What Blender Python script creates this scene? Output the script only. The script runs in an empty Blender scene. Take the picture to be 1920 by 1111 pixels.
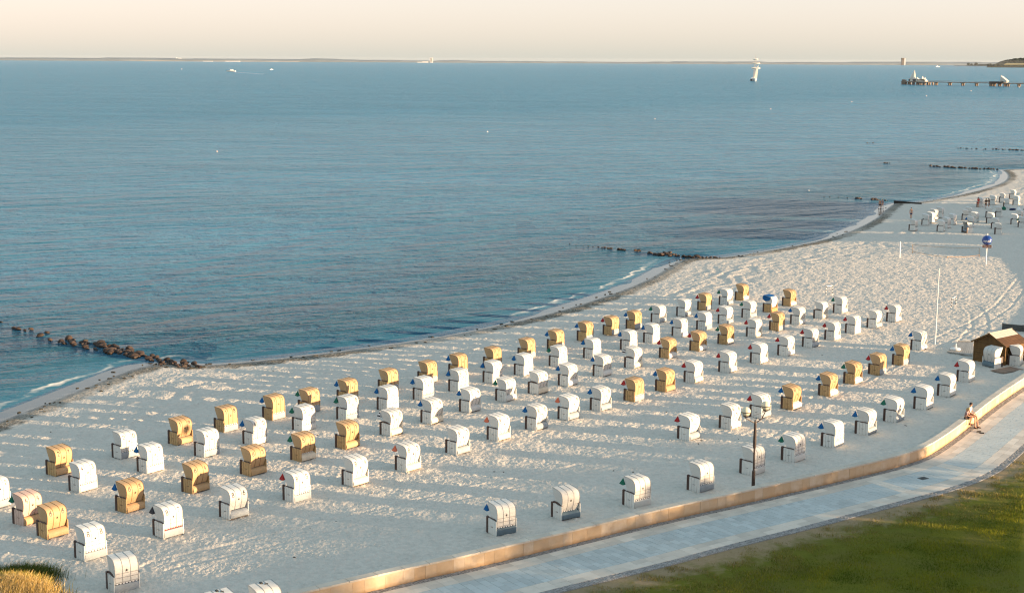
import bpy, bmesh, math, random
import numpy as np
from mathutils import Vector, Matrix
SC = bpy.context.scene
random.seed(7); RNG = np.random.default_rng(7)
PI = math.pi; rad = math.radians

# ------------------------------------------------------------------ camera, sky, sun
CAM_H = 25.0; PITCH = rad(9.46); ROLL = rad(0.30); FPX = 2667.0
fwd = Vector((0, math.cos(PITCH), -math.sin(PITCH)))
rt0 = Vector((1, 0, 0)); up0 = Vector((0, math.sin(PITCH), math.cos(PITCH)))
rt = rt0*math.cos(ROLL) + up0*math.sin(ROLL); up = up0*math.cos(ROLL) - rt0*math.sin(ROLL)
cd = bpy.data.cameras.new('camera'); cam = bpy.data.objects.new('camera', cd); SC.collection.objects.link(cam)
cd.sensor_width = 36; cd.lens = FPX/1920*36; cd.clip_start = 1; cd.clip_end = 40000
cam.matrix_world = Matrix(((rt.x, up.x, -fwd.x, 0), (rt.y, up.y, -fwd.y, 0), (rt.z, up.z, -fwd.z, CAM_H), (0, 0, 0, 1)))
SC.camera = cam

SUN_EL = rad(6.2); SUN_AZ = rad(106.5)          # clockwise from +Y
sdir = Vector((math.sin(SUN_AZ)*math.cos(SUN_EL), math.cos(SUN_AZ)*math.cos(SUN_EL), math.sin(SUN_EL)))
w = bpy.data.worlds.new('World'); SC.world = w; w.use_nodes = True
nt = w.node_tree; nt.nodes.clear()
o_ = nt.nodes.new('ShaderNodeOutputWorld'); bg = nt.nodes.new('ShaderNodeBackground'); sky = nt.nodes.new('ShaderNodeTexSky')
SKY_K = 1.02
sky.sky_type = 'NISHITA'; sky.sun_disc = False; sky.sun_elevation = SUN_EL; sky.sun_rotation = SUN_AZ
sky.altitude = 0; sky.air_density = 1.0; sky.dust_density = 1.0; sky.ozone_density = 1.5
bg.inputs['Strength'].default_value = 0.15
sp = nt.nodes.new('ShaderNodeSeparateColor'); cb = nt.nodes.new('ShaderNodeCombineColor'); nt.links.new(sky.outputs[0], sp.inputs[0])
for i, g in enumerate((0.50, 0.30, 0.25)):       # the camera's soft tone response, the same over the whole sky
    pw = nt.nodes.new('ShaderNodeMath'); pw.operation = 'POWER'; pw.inputs[1].default_value = g
    nt.links.new(sp.outputs[i], pw.inputs[0]); nt.links.new(pw.outputs[0], cb.inputs[i])
wb = nt.nodes.new('ShaderNodeMix'); wb.data_type = 'RGBA'; wb.blend_type = 'MULTIPLY'; wb.inputs[0].default_value = 1.0
wb.inputs[7].default_value = (1.32*SKY_K, 1.45*SKY_K, 1.57*SKY_K, 1)
nt.links.new(cb.outputs[0], wb.inputs[6]); nt.links.new(wb.outputs[2], bg.inputs[0]); nt.links.new(bg.outputs[0], o_.inputs[0])
sl = bpy.data.lights.new('sun', 'SUN'); sun = bpy.data.objects.new('sun', sl); SC.collection.objects.link(sun)
sl.energy = 5.0; sl.angle = rad(0.53); sl.color = (1.0, 0.71, 0.43)
sun.rotation_euler = sdir.to_track_quat('Z', 'Y').to_euler()
SC.view_settings.view_transform = 'Standard'; SC.view_settings.look = 'None'
SC.view_settings.gamma = 1; SC.view_settings.use_curve_mapping = False
SC.view_settings.exposure = 1.65
SC.cycles.use_denoising = True; SC.cycles.filter_width = 1.2; SC.cycles.max_bounces = 6; SC.cycles.sample_clamp_indirect = 4

# ------------------------------------------------------------------ helpers
SAND_Z = 0.38; RAMP = []
def gp(px, py, z=None):
    """ground point seen at a photograph pixel, on the level z (by default on the sand)"""
    if z is None:
        p = gp(px, py, SAND_Z)
        for _ in range(3): p = gp(px, py, SAND_Z+(ramp_z(p.x, p.y) if RAMP else 0))
        return p
    d = fwd + rt*((px-960)/FPX) + up*((555.5-py)/FPX)
    t = (CAM_H-z)/-d.z
    return Vector((d.x*t, d.y*t, z))

def node_mat(name, base=(0.5,0.5,0.5), rough=0.8, spec=0.3, metal=0.0):
    m = bpy.data.materials.new(name); m.use_nodes = True
    b = m.node_tree.nodes['Principled BSDF']
    b.inputs['Base Color'].default_value = (*base, 1); b.inputs['Roughness'].default_value = rough
    b.inputs['Specular IOR Level'].default_value = spec; b.inputs['Metallic'].default_value = metal
    return m, m.node_tree, b

def N(t, typ, **kw):
    n = t.nodes.new('ShaderNode'+typ)
    for k, v in kw.items():
        if k.startswith('i_'): n.inputs[k[2:].replace('_', ' ')].default_value = v
        else: setattr(n, k, v)
    return n

def ramp(t, fac, stops):
    r = t.nodes.new('ShaderNodeValToRGB'); e = r.color_ramp.elements
    while len(e) < len(stops): e.new(0.5)
    for i, (p, c) in enumerate(stops):
        e[i].position = p; e[i].color = (*c, 1) if len(c) == 3 else c
    t.links.new(fac, r.inputs[0]); return r

def mixc(t, fac, a, b, mode='MIX'):
    n = t.nodes.new('ShaderNodeMix'); n.data_type = 'RGBA'; n.blend_type = mode
    for s, v in ((0, fac), (6, a), (7, b)):
        if hasattr(v, 'links'): t.links.new(v, n.inputs[s])
        elif s == 0: n.inputs[0].default_value = v
        else: n.inputs[s].default_value = (*v, 1)
    return n.outputs[2]

def math_(t, op, a, b=None, clamp=False):
    n = t.nodes.new('ShaderNodeMath'); n.operation = op; n.use_clamp = clamp
    for i, v in enumerate((a, b)):
        if v is None: continue
        if hasattr(v, 'links'): t.links.new(v, n.inputs[i])
        else: n.inputs[i].default_value = v
    return n.outputs[0]

def coords(t, kind='Object', scale=(1,1,1), rot=(0,0,0), loc=(0,0,0), vt='POINT'):
    tc = t.nodes.new('ShaderNodeNewGeometry' if kind == 'Position' else 'ShaderNodeTexCoord'); mp = t.nodes.new('ShaderNodeMapping'); mp.vector_type = vt
    mp.inputs['Scale'].default_value = scale; mp.inputs['Rotation'].default_value = rot; mp.inputs['Location'].default_value = loc
    t.links.new(tc.outputs[kind], mp.inputs[0]); return mp.outputs[0]

def noise(t, vec, scale, detail=4, rough=0.55, dist=0.0):
    n = t.nodes.new('ShaderNodeTexNoise'); n.inputs['Scale'].default_value = scale
    n.inputs['Detail'].default_value = detail; n.inputs['Roughness'].default_value = rough; n.inputs['Distortion'].default_value = dist
    if vec is not None: t.links.new(vec, n.inputs['Vector'])
    return n.outputs['Fac']

def bump(t, b, height, strength=0.5, dist=0.05, normal=None):
    n = t.nodes.new('ShaderNodeBump'); n.inputs['Strength'].default_value = strength; n.inputs['Distance'].default_value = dist
    t.links.new(height, n.inputs['Height'])
    if normal is not None: t.links.new(normal, n.inputs['Normal'])
    if b is not None: t.links.new(n.outputs[0], b.inputs['Normal'])
    return n.outputs[0]

def varied(name, base, rough=0.8, spec=0.3, amt=0.18, scale=3.0, bscale=40, bstr=0.25, bdist=0.01, per_obj=0.0, kind='Object'):
    """a surface with soft wear, fine relief and, if asked, a tone of its own per object"""
    m, t, b = node_mat(name, base, rough, spec)
    v = coords(t, kind)
    f = noise(t, v, scale, 5, 0.6)
    dk = tuple(c*(1-amt) for c in base); lt = tuple(min(1, c*(1+amt*0.6)) for c in base)
    c = ramp(t, f, [(0.3, dk), (0.7, lt)]).outputs[0]
    if per_obj:
        oi = t.nodes.new('ShaderNodeObjectInfo')
        g = ramp(t, oi.outputs['Random'], [(0.0, (1-per_obj,)*3), (1.0, (1+per_obj*0.25,)*3)]).outputs[0]
        c = mixc(t, 1.0, c, g, 'MULTIPLY')
    t.links.new(c, b.inputs['Base Color'])
    if bstr: bump(t, b, noise(t, v, bscale, 3), bstr, bdist)
    return m

class MB:
    """collects simple shapes and links them as one mesh object"""
    def __init__(s): s.v = []; s.f = []; s.smooth = False
    def add(s, vs, fs):
        k = len(s.v); s.v += [tuple(q) for q in vs]; s.f += [tuple(i+k for i in q) for q in fs]; return s
    def box(s, c, size, rz=0.0, ry=0.0, rx=0.0, taper=1.0):
        x, y, z = (q/2 for q in size)
        M = Matrix.Rotation(rz, 3, 'Z') @ Matrix.Rotation(ry, 3, 'Y') @ Matrix.Rotation(rx, 3, 'X')
        vs = []
        for sz in (-1, 1):
            k = taper if sz > 0 else 1
            for a, b in ((-1,-1), (1,-1), (1,1), (-1,1)): vs.append(M @ Vector((a*x*k, b*y*k, sz*z)) + Vector(c))
        return s.add(vs, [(3,2,1,0), (4,5,6,7), (0,1,5,4), (1,2,6,5), (2,3,7,6), (3,0,4,7)])
    def tube(s, pts, r, n=8, cap=True):
        pts = [Vector(p) for p in pts]; rs = r if isinstance(r, (list, tuple)) else [r]*len(pts)
        rings = []; up_ = Vector((0.0123, 0.01, 1))
        for i, p in enumerate(pts):
            d = (pts[min(i+1, len(pts)-1)] - pts[max(i-1, 0)]).normalized()
            u_ = up_ if abs(d.dot(up_.normalized())) < 0.95 else Vector((1, 0.03, 0.02))
            a = d.cross(u_).normalized(); b = d.cross(a)
            rings.append([p + (a*math.cos(2*PI*k/n) + b*math.sin(2*PI*k/n))*rs[i] for k in range(n)])
        vs = [q for ring in rings for q in ring]; fs = []
        for i in range(len(pts)-1):
            for k in range(n):
                fs.append((i*n+k, i*n+(k+1)%n, (i+1)*n+(k+1)%n, (i+1)*n+k))
        if cap: fs += [tuple(range(n)), tuple(reversed(range((len(pts)-1)*n, len(pts)*n)))]
        return s.add(vs, fs)
    def lathe(s, prof, c=(0,0,0), n=20):
        c = Vector(c); vs = []; fs = []
        for r, z in prof:
            for k in range(n): vs.append(c + Vector((r*math.cos(2*PI*k/n), r*math.sin(2*PI*k/n), z)))
        for i in range(len(prof)-1):
            for k in range(n): fs.append((i*n+k, i*n+(k+1)%n, (i+1)*n+(k+1)%n, (i+1)*n+k))
        fs += [tuple(reversed(range(n))), tuple(range((len(prof)-1)*n, len(prof)*n))]
        return s.add(vs, fs)
    def prism(s, poly, a, b, axis='x'):
        """polygon in the two other axes, pushed from a to b along the axis"""
        n = len(poly); vs = []
        for q in (a, b):
            for p in poly: vs.append((q, p[0], p[1]) if axis == 'x' else (p[0], q, p[1]) if axis == 'y' else (p[0], p[1], q))
        fs = [tuple(range(n)), tuple(reversed(range(n, 2*n)))] + [(i, (i+1) % n + 0, (i+1) % n + n, i+n) for i in range(n)]
        return s.add(vs, fs)
    def mesh(s, name):
        me = bpy.data.meshes.new(name); me.from_pydata(s.v, [], s.f)
        bm = bmesh.new(); bm.from_mesh(me); bmesh.ops.recalc_face_normals(bm, faces=bm.faces); bm.to_mesh(me); bm.free()
        if s.smooth:
            me.polygons.foreach_set('use_smooth', [True]*len(me.polygons))
            me.set_sharp_from_angle(angle=rad(40))
        return me

def link(name, me, m=None, parent=None, loc=None, rz=None):
    o = bpy.data.objects.new(name, me); SC.collection.objects.link(o)
    if m is not None:
        if me is not None and len(me.materials) == 0: me.materials.append(m)
        if o.material_slots[0].material != m:
            o.material_slots[0].link = 'OBJECT'; o.material_slots[0].material = m
    if parent is not None: o.parent = parent
    if loc is not None: o.location = loc
    if rz is not None: o.rotation_euler.z = rz
    return o
def build(name, mb, m, parent=None, **k): return link(name, mb.mesh(name), m, parent, **k)
def tag(o, label=None, cat=None, group=None, kind=None):
    if label: o['label'] = label
    if cat: o['category'] = cat
    if group: o['group'] = group
    if kind: o['kind'] = kind
    return o
def thing(name, label, cat, loc=(0,0,0), rz=0.0, group=None):
    o = link(name, None, loc=loc, rz=rz); return tag(o, label, cat, group)

def np_mesh(name, V, Q, attrs=None, smooth=True):
    me = bpy.data.meshes.new(name); nv = len(V); nq = len(Q); k = Q.shape[1]
    me.vertices.add(nv); me.vertices.foreach_set('co', np.ascontiguousarray(V, dtype=np.float32).ravel())
    me.loops.add(nq*k); me.loops.foreach_set('vertex_index', np.ascontiguousarray(Q, dtype=np.int32).ravel())
    me.polygons.add(nq); me.polygons.foreach_set('loop_start', np.arange(nq, dtype=np.int32)*k)
    if smooth: me.polygons.foreach_set('use_smooth', np.ones(nq, dtype=bool))
    for a, arr in (attrs or {}).items():
        if arr.ndim == 1:
            at = me.attributes.new(a, 'FLOAT', 'POINT'); at.data.foreach_set('value', arr.astype(np.float32))
        else:
            at = me.attributes.new(a, 'FLOAT_COLOR', 'POINT'); at.data.foreach_set('color', arr.astype(np.float32).ravel())
    me.update(); me.validate(); return me

def seg_dist(X, Y, poly):
    """distance to a polyline"""
    best = np.full(X.shape, 1e9)
    for (x0, y0), (x1, y1) in zip(poly[:-1], poly[1:]):
        dx, dy = x1-x0, y1-y0; L = dx*dx+dy*dy
        t = np.clip(((X-x0)*dx+(Y-y0)*dy)/L, 0, 1)
        np.minimum(best, (X-x0-t*dx)**2+(Y-y0-t*dy)**2, out=best)
    return np.sqrt(best)
def inside(X, Y, poly):
    r = np.zeros(X.shape, dtype=bool); n = len(poly)
    for i in range(n):
        x0, y0 = poly[i]; x1, y1 = poly[(i+1) % n]
        if y0 == y1: continue
        c = ((y0 > Y) != (y1 > Y)) & (X < (x1-x0)*(Y-y0)/(y1-y0)+x0); r ^= c
    return r
def smooth_line(pts, n=2):
    p = [np.array(q[:2], dtype=float) for q in pts]
    for _ in range(n):
        q = [p[0]]
        for a, b in zip(p[:-1], p[1:]): q += [a*0.75+b*0.25, a*0.25+b*0.75]
        p = q+[p[-1]]
    return p
def tile_noise(n, cell, lo, hi, seed, aniso=1.0):
    """periodic band-limited relief, unit variance"""
    r = np.random.default_rng(seed); f = np.fft.rfft2(r.standard_normal((n, n)))
    ky = np.fft.fftfreq(n, cell)[:, None]*aniso; kx = np.fft.rfftfreq(n, cell)[None, :]
    k = np.sqrt(kx*kx+ky*ky)+1e-9; lam = 1/k
    f *= np.exp(-((np.log(lam)-math.log(math.sqrt(lo*hi)))/(0.5*math.log(hi/lo)+0.15))**2)
    h = np.fft.irfft2(f, s=(n, n)); return h/h.std()
def sample(tile, cell, X, Y):
    n = tile.shape[0]; u = (X/cell) % n; v = (Y/cell) % n
    i = np.floor(u).astype(int) % n; j = np.floor(v).astype(int) % n; fu = u-np.floor(u); fv = v-np.floor(v)
    i1 = (i+1) % n; j1 = (j+1) % n
    return (tile[j, i]*(1-fu)+tile[j, i1]*fu)*(1-fv)+(tile[j1, i]*(1-fu)+tile[j1, i1]*fu)*fv
def fan(y0, y1, ratio, a0, a1, nc, wide=0):
    """grid of rows growing with distance; returns X, Y and quads"""
    rows = y0*np.exp(np.arange(0, math.log(y1/y0)/ratio+1)*ratio)
    c = np.linspace(a0, a1, nc)
    if wide: c = np.concatenate([np.linspace(a0-wide, a0, 40)[:-1], c, np.linspace(a1, a1+wide, 40)[1:]])
    X = rows[:, None]*c[None, :]; Y = np.repeat(rows[:, None], len(c), 1)
    R, Cn = X.shape; idx = np.arange(R*Cn).reshape(R, Cn)
    Q = np.stack([idx[:-1, :-1], idx[:-1, 1:], idx[1:, 1:], idx[1:, :-1]], -1).reshape(-1, 4)
    return X.ravel(), Y.ravel(), Q
def keep(V, Q, mask, attrs):
    """drop quads with no wanted corner and reindex"""
    q = Q[mask[Q].any(1)]; used = np.unique(q); m = np.full(len(V), -1); m[used] = np.arange(len(used))
    return V[used], m[q], {a: b[used] for a, b in attrs.items()}

# ------------------------------------------------------------------ lines that shape the place
SHORE_PX = [(-260,880),(-120,838),(0,790),(60,768),(130,740),(200,712),(240,696),(285,684),(330,682),(380,686),(450,681),(560,669),(700,652),(850,629),
            (940,610),(1040,587),(1120,562),(1190,537),(1240,512),(1272,490),(1300,484),(1345,484),(1390,479),(1450,469),(1540,452),(1600,433),
            (1645,410),(1664,391),(1680,380),(1725,380),(1762,373),(1802,366),(1850,354),(1884,342),(1892,331),(1886,322),(1876,318.5),(1925,317)]
shore = [tuple(gp(x, y, 0.0)[:2]) for x, y in SHORE_PX]
shore = [(-70, 52), (-50, 60)] + shore[1:] + [(150, 348), (210, 380), (300, 470), (460, 700)]
shore_s = [tuple(q) for q in smooth_line(shore, 2)]
land_poly = shore_s + [(700, 700), (700, -60), (-90, -60), (-90, 45)]
WALL_PX = [(681,1111),(780,1087.5),(900,1061),(1060,1022),(1260,972.5),(1420,937.5),(1580,900.5),(1720,866.2),(1770,836.5),(1818,799.5),(1858,766.8),(1896,740)]
PROM_Z = 0.40; WALL_H = 0.74
wl = [tuple(gp(x, y, PROM_Z)[:2]) for x, y in WALL_PX]
d0 = (wl[1][0]-wl[0][0], wl[1][1]-wl[0][1])
wl = [(wl[0][0]-d0[0]*9, wl[0][1]-d0[1]*9-3), (wl[0][0]-d0[0]*4, wl[0][1]-d0[1]*4)] + wl + [(40.6,108.5),(47,119.5),(54.5,131.5),(61.5,146),(66.5,165),(71,186),(79,212),(93,242),(118,278)]
wall = [np.array(q) for q in smooth_line(wl, 2)]
wcum = np.concatenate([[0], np.cumsum([np.hypot(*(b-a)) for a, b in zip(wall[:-1], wall[1:])])])
WX = np.array([q[0] for q in wall]); WY = np.array([q[1] for q in wall])
def wpt(s, off=0.0):
    """point at arclength s along the wall foot, off metres to the land side"""
    e = 0.6; a = (np.interp(s-e, wcum, WX), np.interp(s-e, wcum, WY)); b = (np.interp(s+e, wcum, WX), np.interp(s+e, wcum, WY))
    dx, dy = b[0]-a[0], b[1]-a[1]; L = math.hypot(dx, dy)+1e-9
    x, y = np.interp(s, wcum, WX), np.interp(s, wcum, WY)
    return x+dy/L*off, y-dx/L*off
def wproj(p):
    best = None
    for i in range(len(wall)-1):
        a, b = wall[i], wall[i+1]; d = b-a; t = np.clip(np.dot(np.array(p)-a, d)/np.dot(d, d), 0, 1)
        q = a+d*t; r = np.hypot(*(np.array(p)-q))
        if best is None or r < best[1]: best = (wcum[i]+t*np.hypot(*d), r)
    return best
OUT_PX = [(1042,1111),(1260,1057.5),(1488,998),(1629.5,961),(1771,923.7),(1842,899),(1891.6,870.6),(1920,846)]
op = [wproj(gp(x, y, PROM_Z)[:2]) for x, y in OUT_PX]
op = [(0, op[0][1])] + op + [(wcum[-1], op[-1][1]+1.0)]
def prom_w(s): return float(np.interp(s, [q[0] for q in op], [q[1] for q in op]))

# ------------------------------------------------------------------ sand
def ramp_z(x, y): return 0.20*min(1, max(0, 1-float(wproj((x, y))[1])/7.0))
RAMP.append(1)
T1 = tile_noise(1024, 0.06, 0.26, 0.55, 3); T2 = tile_noise(1024, 0.5, 5, 16, 4); T3 = tile_noise(1024, 0.12, 1.2, 3.0, 5)
TR = tile_noise(1024, 0.25, 1.5, 9, 6, aniso=3.0)
def land_z(t):
    """beach profile from the distance to the wet line"""
    return np.interp(t, [-30, -6, -2.3, 0, 3, 7, 12, 14, 400], [-2.2, -0.30, -0.01, 0.03, 0.09, 0.20, 0.33, 0.37, 0.38])
wline = [tuple(q) for q in wall]
TRACKS = [[tuple(gp(x, y, SAND_Z)[:2]) for x, y in q] for q in ([(1925,520),(1880,575),(1835,605),(1760,640),(1650,690),(1560,735),(1480,790),(1300,870)], [(150,800),(400,745),(640,700),(900,655),(1150,590),(1350,520),(1600,455)],
    [(180,905),(240,885),(262,868),(240,852),(200,850)], [(1815,640),(1838,612),(1835,590),(1822,575)], [(300,1060),(560,1000),(800,940),(1080,880),(1200,850)])]
FILM = [(20,780,8),(120,745,8),(215,708,8),(1090,573,8),(1160,549,9),(1235,515,9),(1600,433,10),(1640,413,10),(1662,392,9),(1850,354,16),(1886,335,18)]
FILMW = [(*gp(a, b_, 0)[:2], r_) for a, b_, r_ in FILM]
def film(X, Y):
    f = np.zeros(X.shape)
    for cx_, cy_, r_ in FILMW: f = np.maximum(f, np.clip(1.6-np.hypot(X-cx_, Y-cy_)/r_, 0, 1))
    return f
def sand_height(X, Y):
    t = seg_dist(X, Y, shore_s); t = np.where(inside(X, Y, land_poly), t, -t)
    z = land_z(t)+0.20*np.clip(1-seg_dist(X, Y, wline)/7.0, 0, 1)
    z -= 0.07*(1-film(X, Y))*np.clip(1-np.abs(t+1.6)/1.7, 0, 1)
    rough = np.clip((t-0.8)/2.5, 0, 1)
    wd = np.exp(-((t-8.5)/4.5)**2)*np.clip((t-2.5)/2, 0, 1)
    z += rough*(0.021*(np.abs(sample(T1, 0.06, X, Y))*1.3-1.0) + 0.011*sample(T3, 0.12, X, Y) + 0.011*sample(T2, 0.5, X, Y))
    z += wd*0.045*np.sin(t*2*PI/2.1+1.6*sample(T2, 0.5, X*1.0, Y*1.0))*(0.6+0.4*sample(TR, 0.25, X*0.4, Y*0.4))
    for tr in TRACKS:
        d = seg_dist(X, Y, tr); z += np.where(d < 1.6, -0.035*np.exp(-((d-0.75)/0.14)**2)+0.02*np.exp(-((d-1.0)/0.12)**2), 0)
    z += 0.01*np.clip(1-np.abs(t-0.6)/1.3, 0, 1)*(1+sample(T3, 0.12, X, Y))
    return z, t
X, Y, Q = fan(57, 520, 0.00170, -0.40, 0.385, 860, wide=0.9)
Z, tS = sand_height(X, Y)
# behind the wall the sand sheet dives below the promenade
wpoly = [tuple(q) for q in wall] + [(700, 278), (700, -60), (wall[0][0], -60)]
inl = inside(X, Y, wpoly); dw = seg_dist(X, Y, [tuple(q) for q in wall])
want = (tS > -9) & ~(inl & (dw > 0.28))
Z = np.where(inl | (dw < 0.17), Z-0.5, Z)
V = np.stack([X, Y, Z], 1)
V, Q, at = keep(V, Q, want, {'shore': tS})
me = np_mesh('sand_beach', V, Q, at)
m, t, b = node_mat('sand', rough=0.9, spec=0.15)
v = coords(t); A = N(t, 'Attribute', attribute_name='shore'); sh = A.outputs['Fac']
n1 = noise(t, v, 0.35, 5); n2 = noise(t, v, 9.0, 4, 0.7)
c = mixc(t, n1, (0.56,0.500,0.430), (0.645,0.58,0.50))
c = mixc(t, ramp(t, noise(t, v, 2.6, 4, 0.7), [(0.38,(0.55,0.55,0.55)), (0.60,(0,0,0))]).outputs[0], c, (0.48,0.425,0.365))
c = mixc(t, ramp(t, n2, [(0.28, (0.75,0.72,0.7)), (0.55, (1,1,1))]).outputs[0], (0.46,0.405,0.345), c)
jit = noise(t, v, 0.7, 4, 0.65)
shj = math_(t, 'ADD', sh, math_(t, 'MULTIPLY', math_(t, 'SUBTRACT', jit, 0.5), 3.0))
weedband = ramp(t, math_(t, 'MULTIPLY', math_(t, 'ADD', shj, 3.0), 0.1), [(0.27,(0,0,0)), (0.32,(1,1,1)), (0.44,(1,1,1)), (0.50,(0,0,0))]).outputs[0]
wet = ramp(t, math_(t, 'MULTIPLY', math_(t, 'ADD', sh, 3.0), 0.1), [(0.28,(1,1,1)), (0.37,(0,0,0))]).outputs[0]
scat = ramp(t, noise(t, v, 5.5, 3, 0.8), [(0.40,(0,0,0)), (0.52,(1,1,1))]).outputs[0]
patch = ramp(t, noise(t, v, 0.045, 2, 0.5), [(0.38,(0.5,0.5,0.5)), (0.52,(1,1,1))]).outputs[0]
c = mixc(t, math_(t, 'MULTIPLY', math_(t, 'MULTIPLY', weedband, patch), math_(t, 'ADD', math_(t, 'MULTIPLY', scat, 0.5), 0.42)), c, (0.050,0.040,0.022))
c = mixc(t, wet, c, (0.09,0.078,0.065))
t.links.new(c, b.inputs['Base Color'])
t.links.new(mixc(t, wet, (0.9,0.9,0.9), (0.16,0.16,0.16)), b.inputs['Roughness'])
t.links.new(mixc(t, wet, (0.15,0.15,0.15), (0.35,0.35,0.35)), b.inputs['Specular IOR Level'])
dry = math_(t, 'SUBTRACT', 1.0, wet)
bn = bump(t, None, math_(t, 'MULTIPLY', math_(t, 'ADD', math_(t, 'MULTIPLY', noise(t, v, 3.2, 3, 0.6), 1.0), math_(t, 'MULTIPLY', noise(t, v, 14, 3, 0.6), 0.22)), dry), 1.0, 0.11)
t.links.new(bn, b.inputs['Normal'])
SAND = m
tag(link('sand_beach', me, m), kind='structure')

# ------------------------------------------------------------------ sea
X, Y, Q = fan(42, 15000, 0.0105, -0.62, 0.58, 330, wide=1.2)
tS = np.where(inside(X, Y, land_poly), 1, -1)*np.minimum(seg_dist(X, Y, shore_s), 400)
V = np.stack([X, Y, np.zeros_like(X)], 1)
V, Q, at = keep(V, Q, (tS < 0.6), {'shore': tS, 'film': film(X, Y)})
me = np_mesh('sea', V, Q, at)
m, t, b = node_mat('sea_water', (0.01,0.07,0.10), 0.05, 0.14)
b.inputs['IOR'].default_value = 1.333
sh = N(t, 'Attribute', attribute_name='shore').outputs['Fac']
v0 = coords(t)
patches = noise(t, coords(t, scale=(0.5, 1.6, 1)), 0.012, 5, 0.6)
deep = mixc(t, patches, (0.018,0.195,0.325), (0.040,0.255,0.390))
shal = ramp(t, math_(t, 'MULTIPLY', math_(t, 'ADD', sh, 60.0), 1/60.0), [(0.0,(0,0,0)), (0.5,(0.5,0.5,0.5)), (0.9,(1,1,1))]).outputs[0]
mid = ramp(t, math_(t, 'MULTIPLY', math_(t, 'ADD', sh, 380.0), 1/380.0), [(0.0,(0,0,0)), (1.0,(1,1,1))]).outputs[0]
c = mixc(t, mid, deep, (0.050,0.225,0.345))
t.links.new(mixc(t, mid, (0.008,0.008,0.008), (0.09,0.09,0.09)), b.inputs['Specular IOR Level'])
c = mixc(t, shal, c, (0.030,0.110,0.170))
shj = math_(t, 'ADD', sh, math_(t, 'MULTIPLY', math_(t, 'SUBTRACT', noise(t, v0, 0.22, 3), 0.5), 4.5))
fm = ramp(t, math_(t, 'MULTIPLY', math_(t, 'ADD', shj, 6.0), 0.2), [(0.52,(0,0,0)), (0.57,(1,1,1)), (0.60,(0.8,0.8,0.8)), (0.70,(0,0,0))]).outputs[0]
fm = math_(t, 'MULTIPLY', fm, ramp(t, noise(t, v0, 0.16, 4, 0.7), [(0.36,(0,0,0)), (0.58,(1,1,1))]).outputs[0])
fm = math_(t, 'MULTIPLY', fm, N(t, 'Attribute', attribute_name='film').outputs['Fac'])
c = mixc(t, fm, c, (0.50,0.51,0.50)); t.links.new(c, b.inputs['Base Color'])
t.links.new(mixc(t, fm, (0.20,0.20,0.20), (0.7,0.7,0.7)), b.inputs['Roughness'])
w1 = noise(t, coords(t, scale=(2.6, 1.0, 1), rot=(0,0,rad(27)), vt='TEXTURE'), 0.50, 4, 0.62, 0.4)
w2 = noise(t, coords(t, scale=(1.6, 1.0, 1), rot=(0,0,rad(5)), vt='TEXTURE'), 1.5, 3, 0.6, 0.3)
w3 = noise(t, coords(t, scale=(3.6, 1.0, 1), rot=(0,0,rad(38)), vt='TEXTURE'), 0.17, 3, 0.5, 0.3)
hgt = math_(t, 'ADD', math_(t, 'ADD', math_(t, 'MULTIPLY', w1, 1.5), math_(t, 'MULTIPLY', w2, 0.40)), math_(t, 'MULTIPLY', w3, 3.2))
calm = ramp(t, math_(t, 'MULTIPLY', math_(t, 'ADD', sh, 14.0), 1/14.0), [(0.0,(1,1,1)), (0.85,(0.10,0.10,0.10))]).outputs[0]
gust = ramp(t, noise(t, coords(t, scale=(0.5,1.4,1)), 0.02, 4, 0.6), [(0.3,(0.65,0.65,0.65)), (0.7,(1.15,1.15,1.15))]).outputs[0]
bump(t, b, math_(t, 'MULTIPLY', math_(t, 'MULTIPLY', hgt, calm), gust), 1.0, 3.2)
WATER = m
tag(link('sea', me, m), kind='structure')

# ------------------------------------------------------------------ promenade
BASEP = varied('joint_sand', (0.20,0.18,0.16), 0.9, kind='Position')
PAVE = varied('paving_stone', (0.46,0.485,0.465), 0.75, 0.35, 0.10, 0.5, 30, 0.2, 0.004, per_obj=0.16, kind='Position')
PAVE2 = varied('border_slab', (0.63,0.55,0.46), 0.8, 0.3, 0.12, 0.8, 30, 0.2, 0.004, per_obj=0.20, kind='Position')
COB = varied('cobble', (0.31,0.295,0.28), 0.8, 0.3, 0.45, 6.0, 60, 0.3, 0.006, kind='Position')
STONE, st, sb = node_mat('wall_sandstone', rough=0.85, spec=0.2)
sv = coords(st, 'Position'); oi = st.nodes.new('ShaderNodeObjectInfo')
sc_ = ramp(st, oi.outputs['Random'], [(0.0,(0.50,0.36,0.225)), (0.35,(0.54,0.405,0.265)), (0.7,(0.57,0.445,0.31)), (1.0,(0.61,0.50,0.37))]).outputs[0]
sc_ = mixc(st, ramp(st, noise(st, sv, 1.6, 5, 0.65), [(0.35,(0.55,0.55,0.55)), (0.7,(0,0,0))]).outputs[0], sc_, (0.45,0.30,0.165))
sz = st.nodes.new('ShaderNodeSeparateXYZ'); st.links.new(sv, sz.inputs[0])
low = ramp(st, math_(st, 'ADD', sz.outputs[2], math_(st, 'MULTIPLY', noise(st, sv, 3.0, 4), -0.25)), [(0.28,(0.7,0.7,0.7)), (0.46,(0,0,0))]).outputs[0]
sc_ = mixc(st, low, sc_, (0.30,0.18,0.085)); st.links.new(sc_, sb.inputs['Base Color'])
bump(st, sb, noise(st, sv, 25, 4), 0.3, 0.008)
COPE = varied('coping_stone', (0.56,0.49,0.40), 0.8, 0.25, 0.14, 1.5, 25, 0.25, 0.006, per_obj=0.12, kind='Position')

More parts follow.
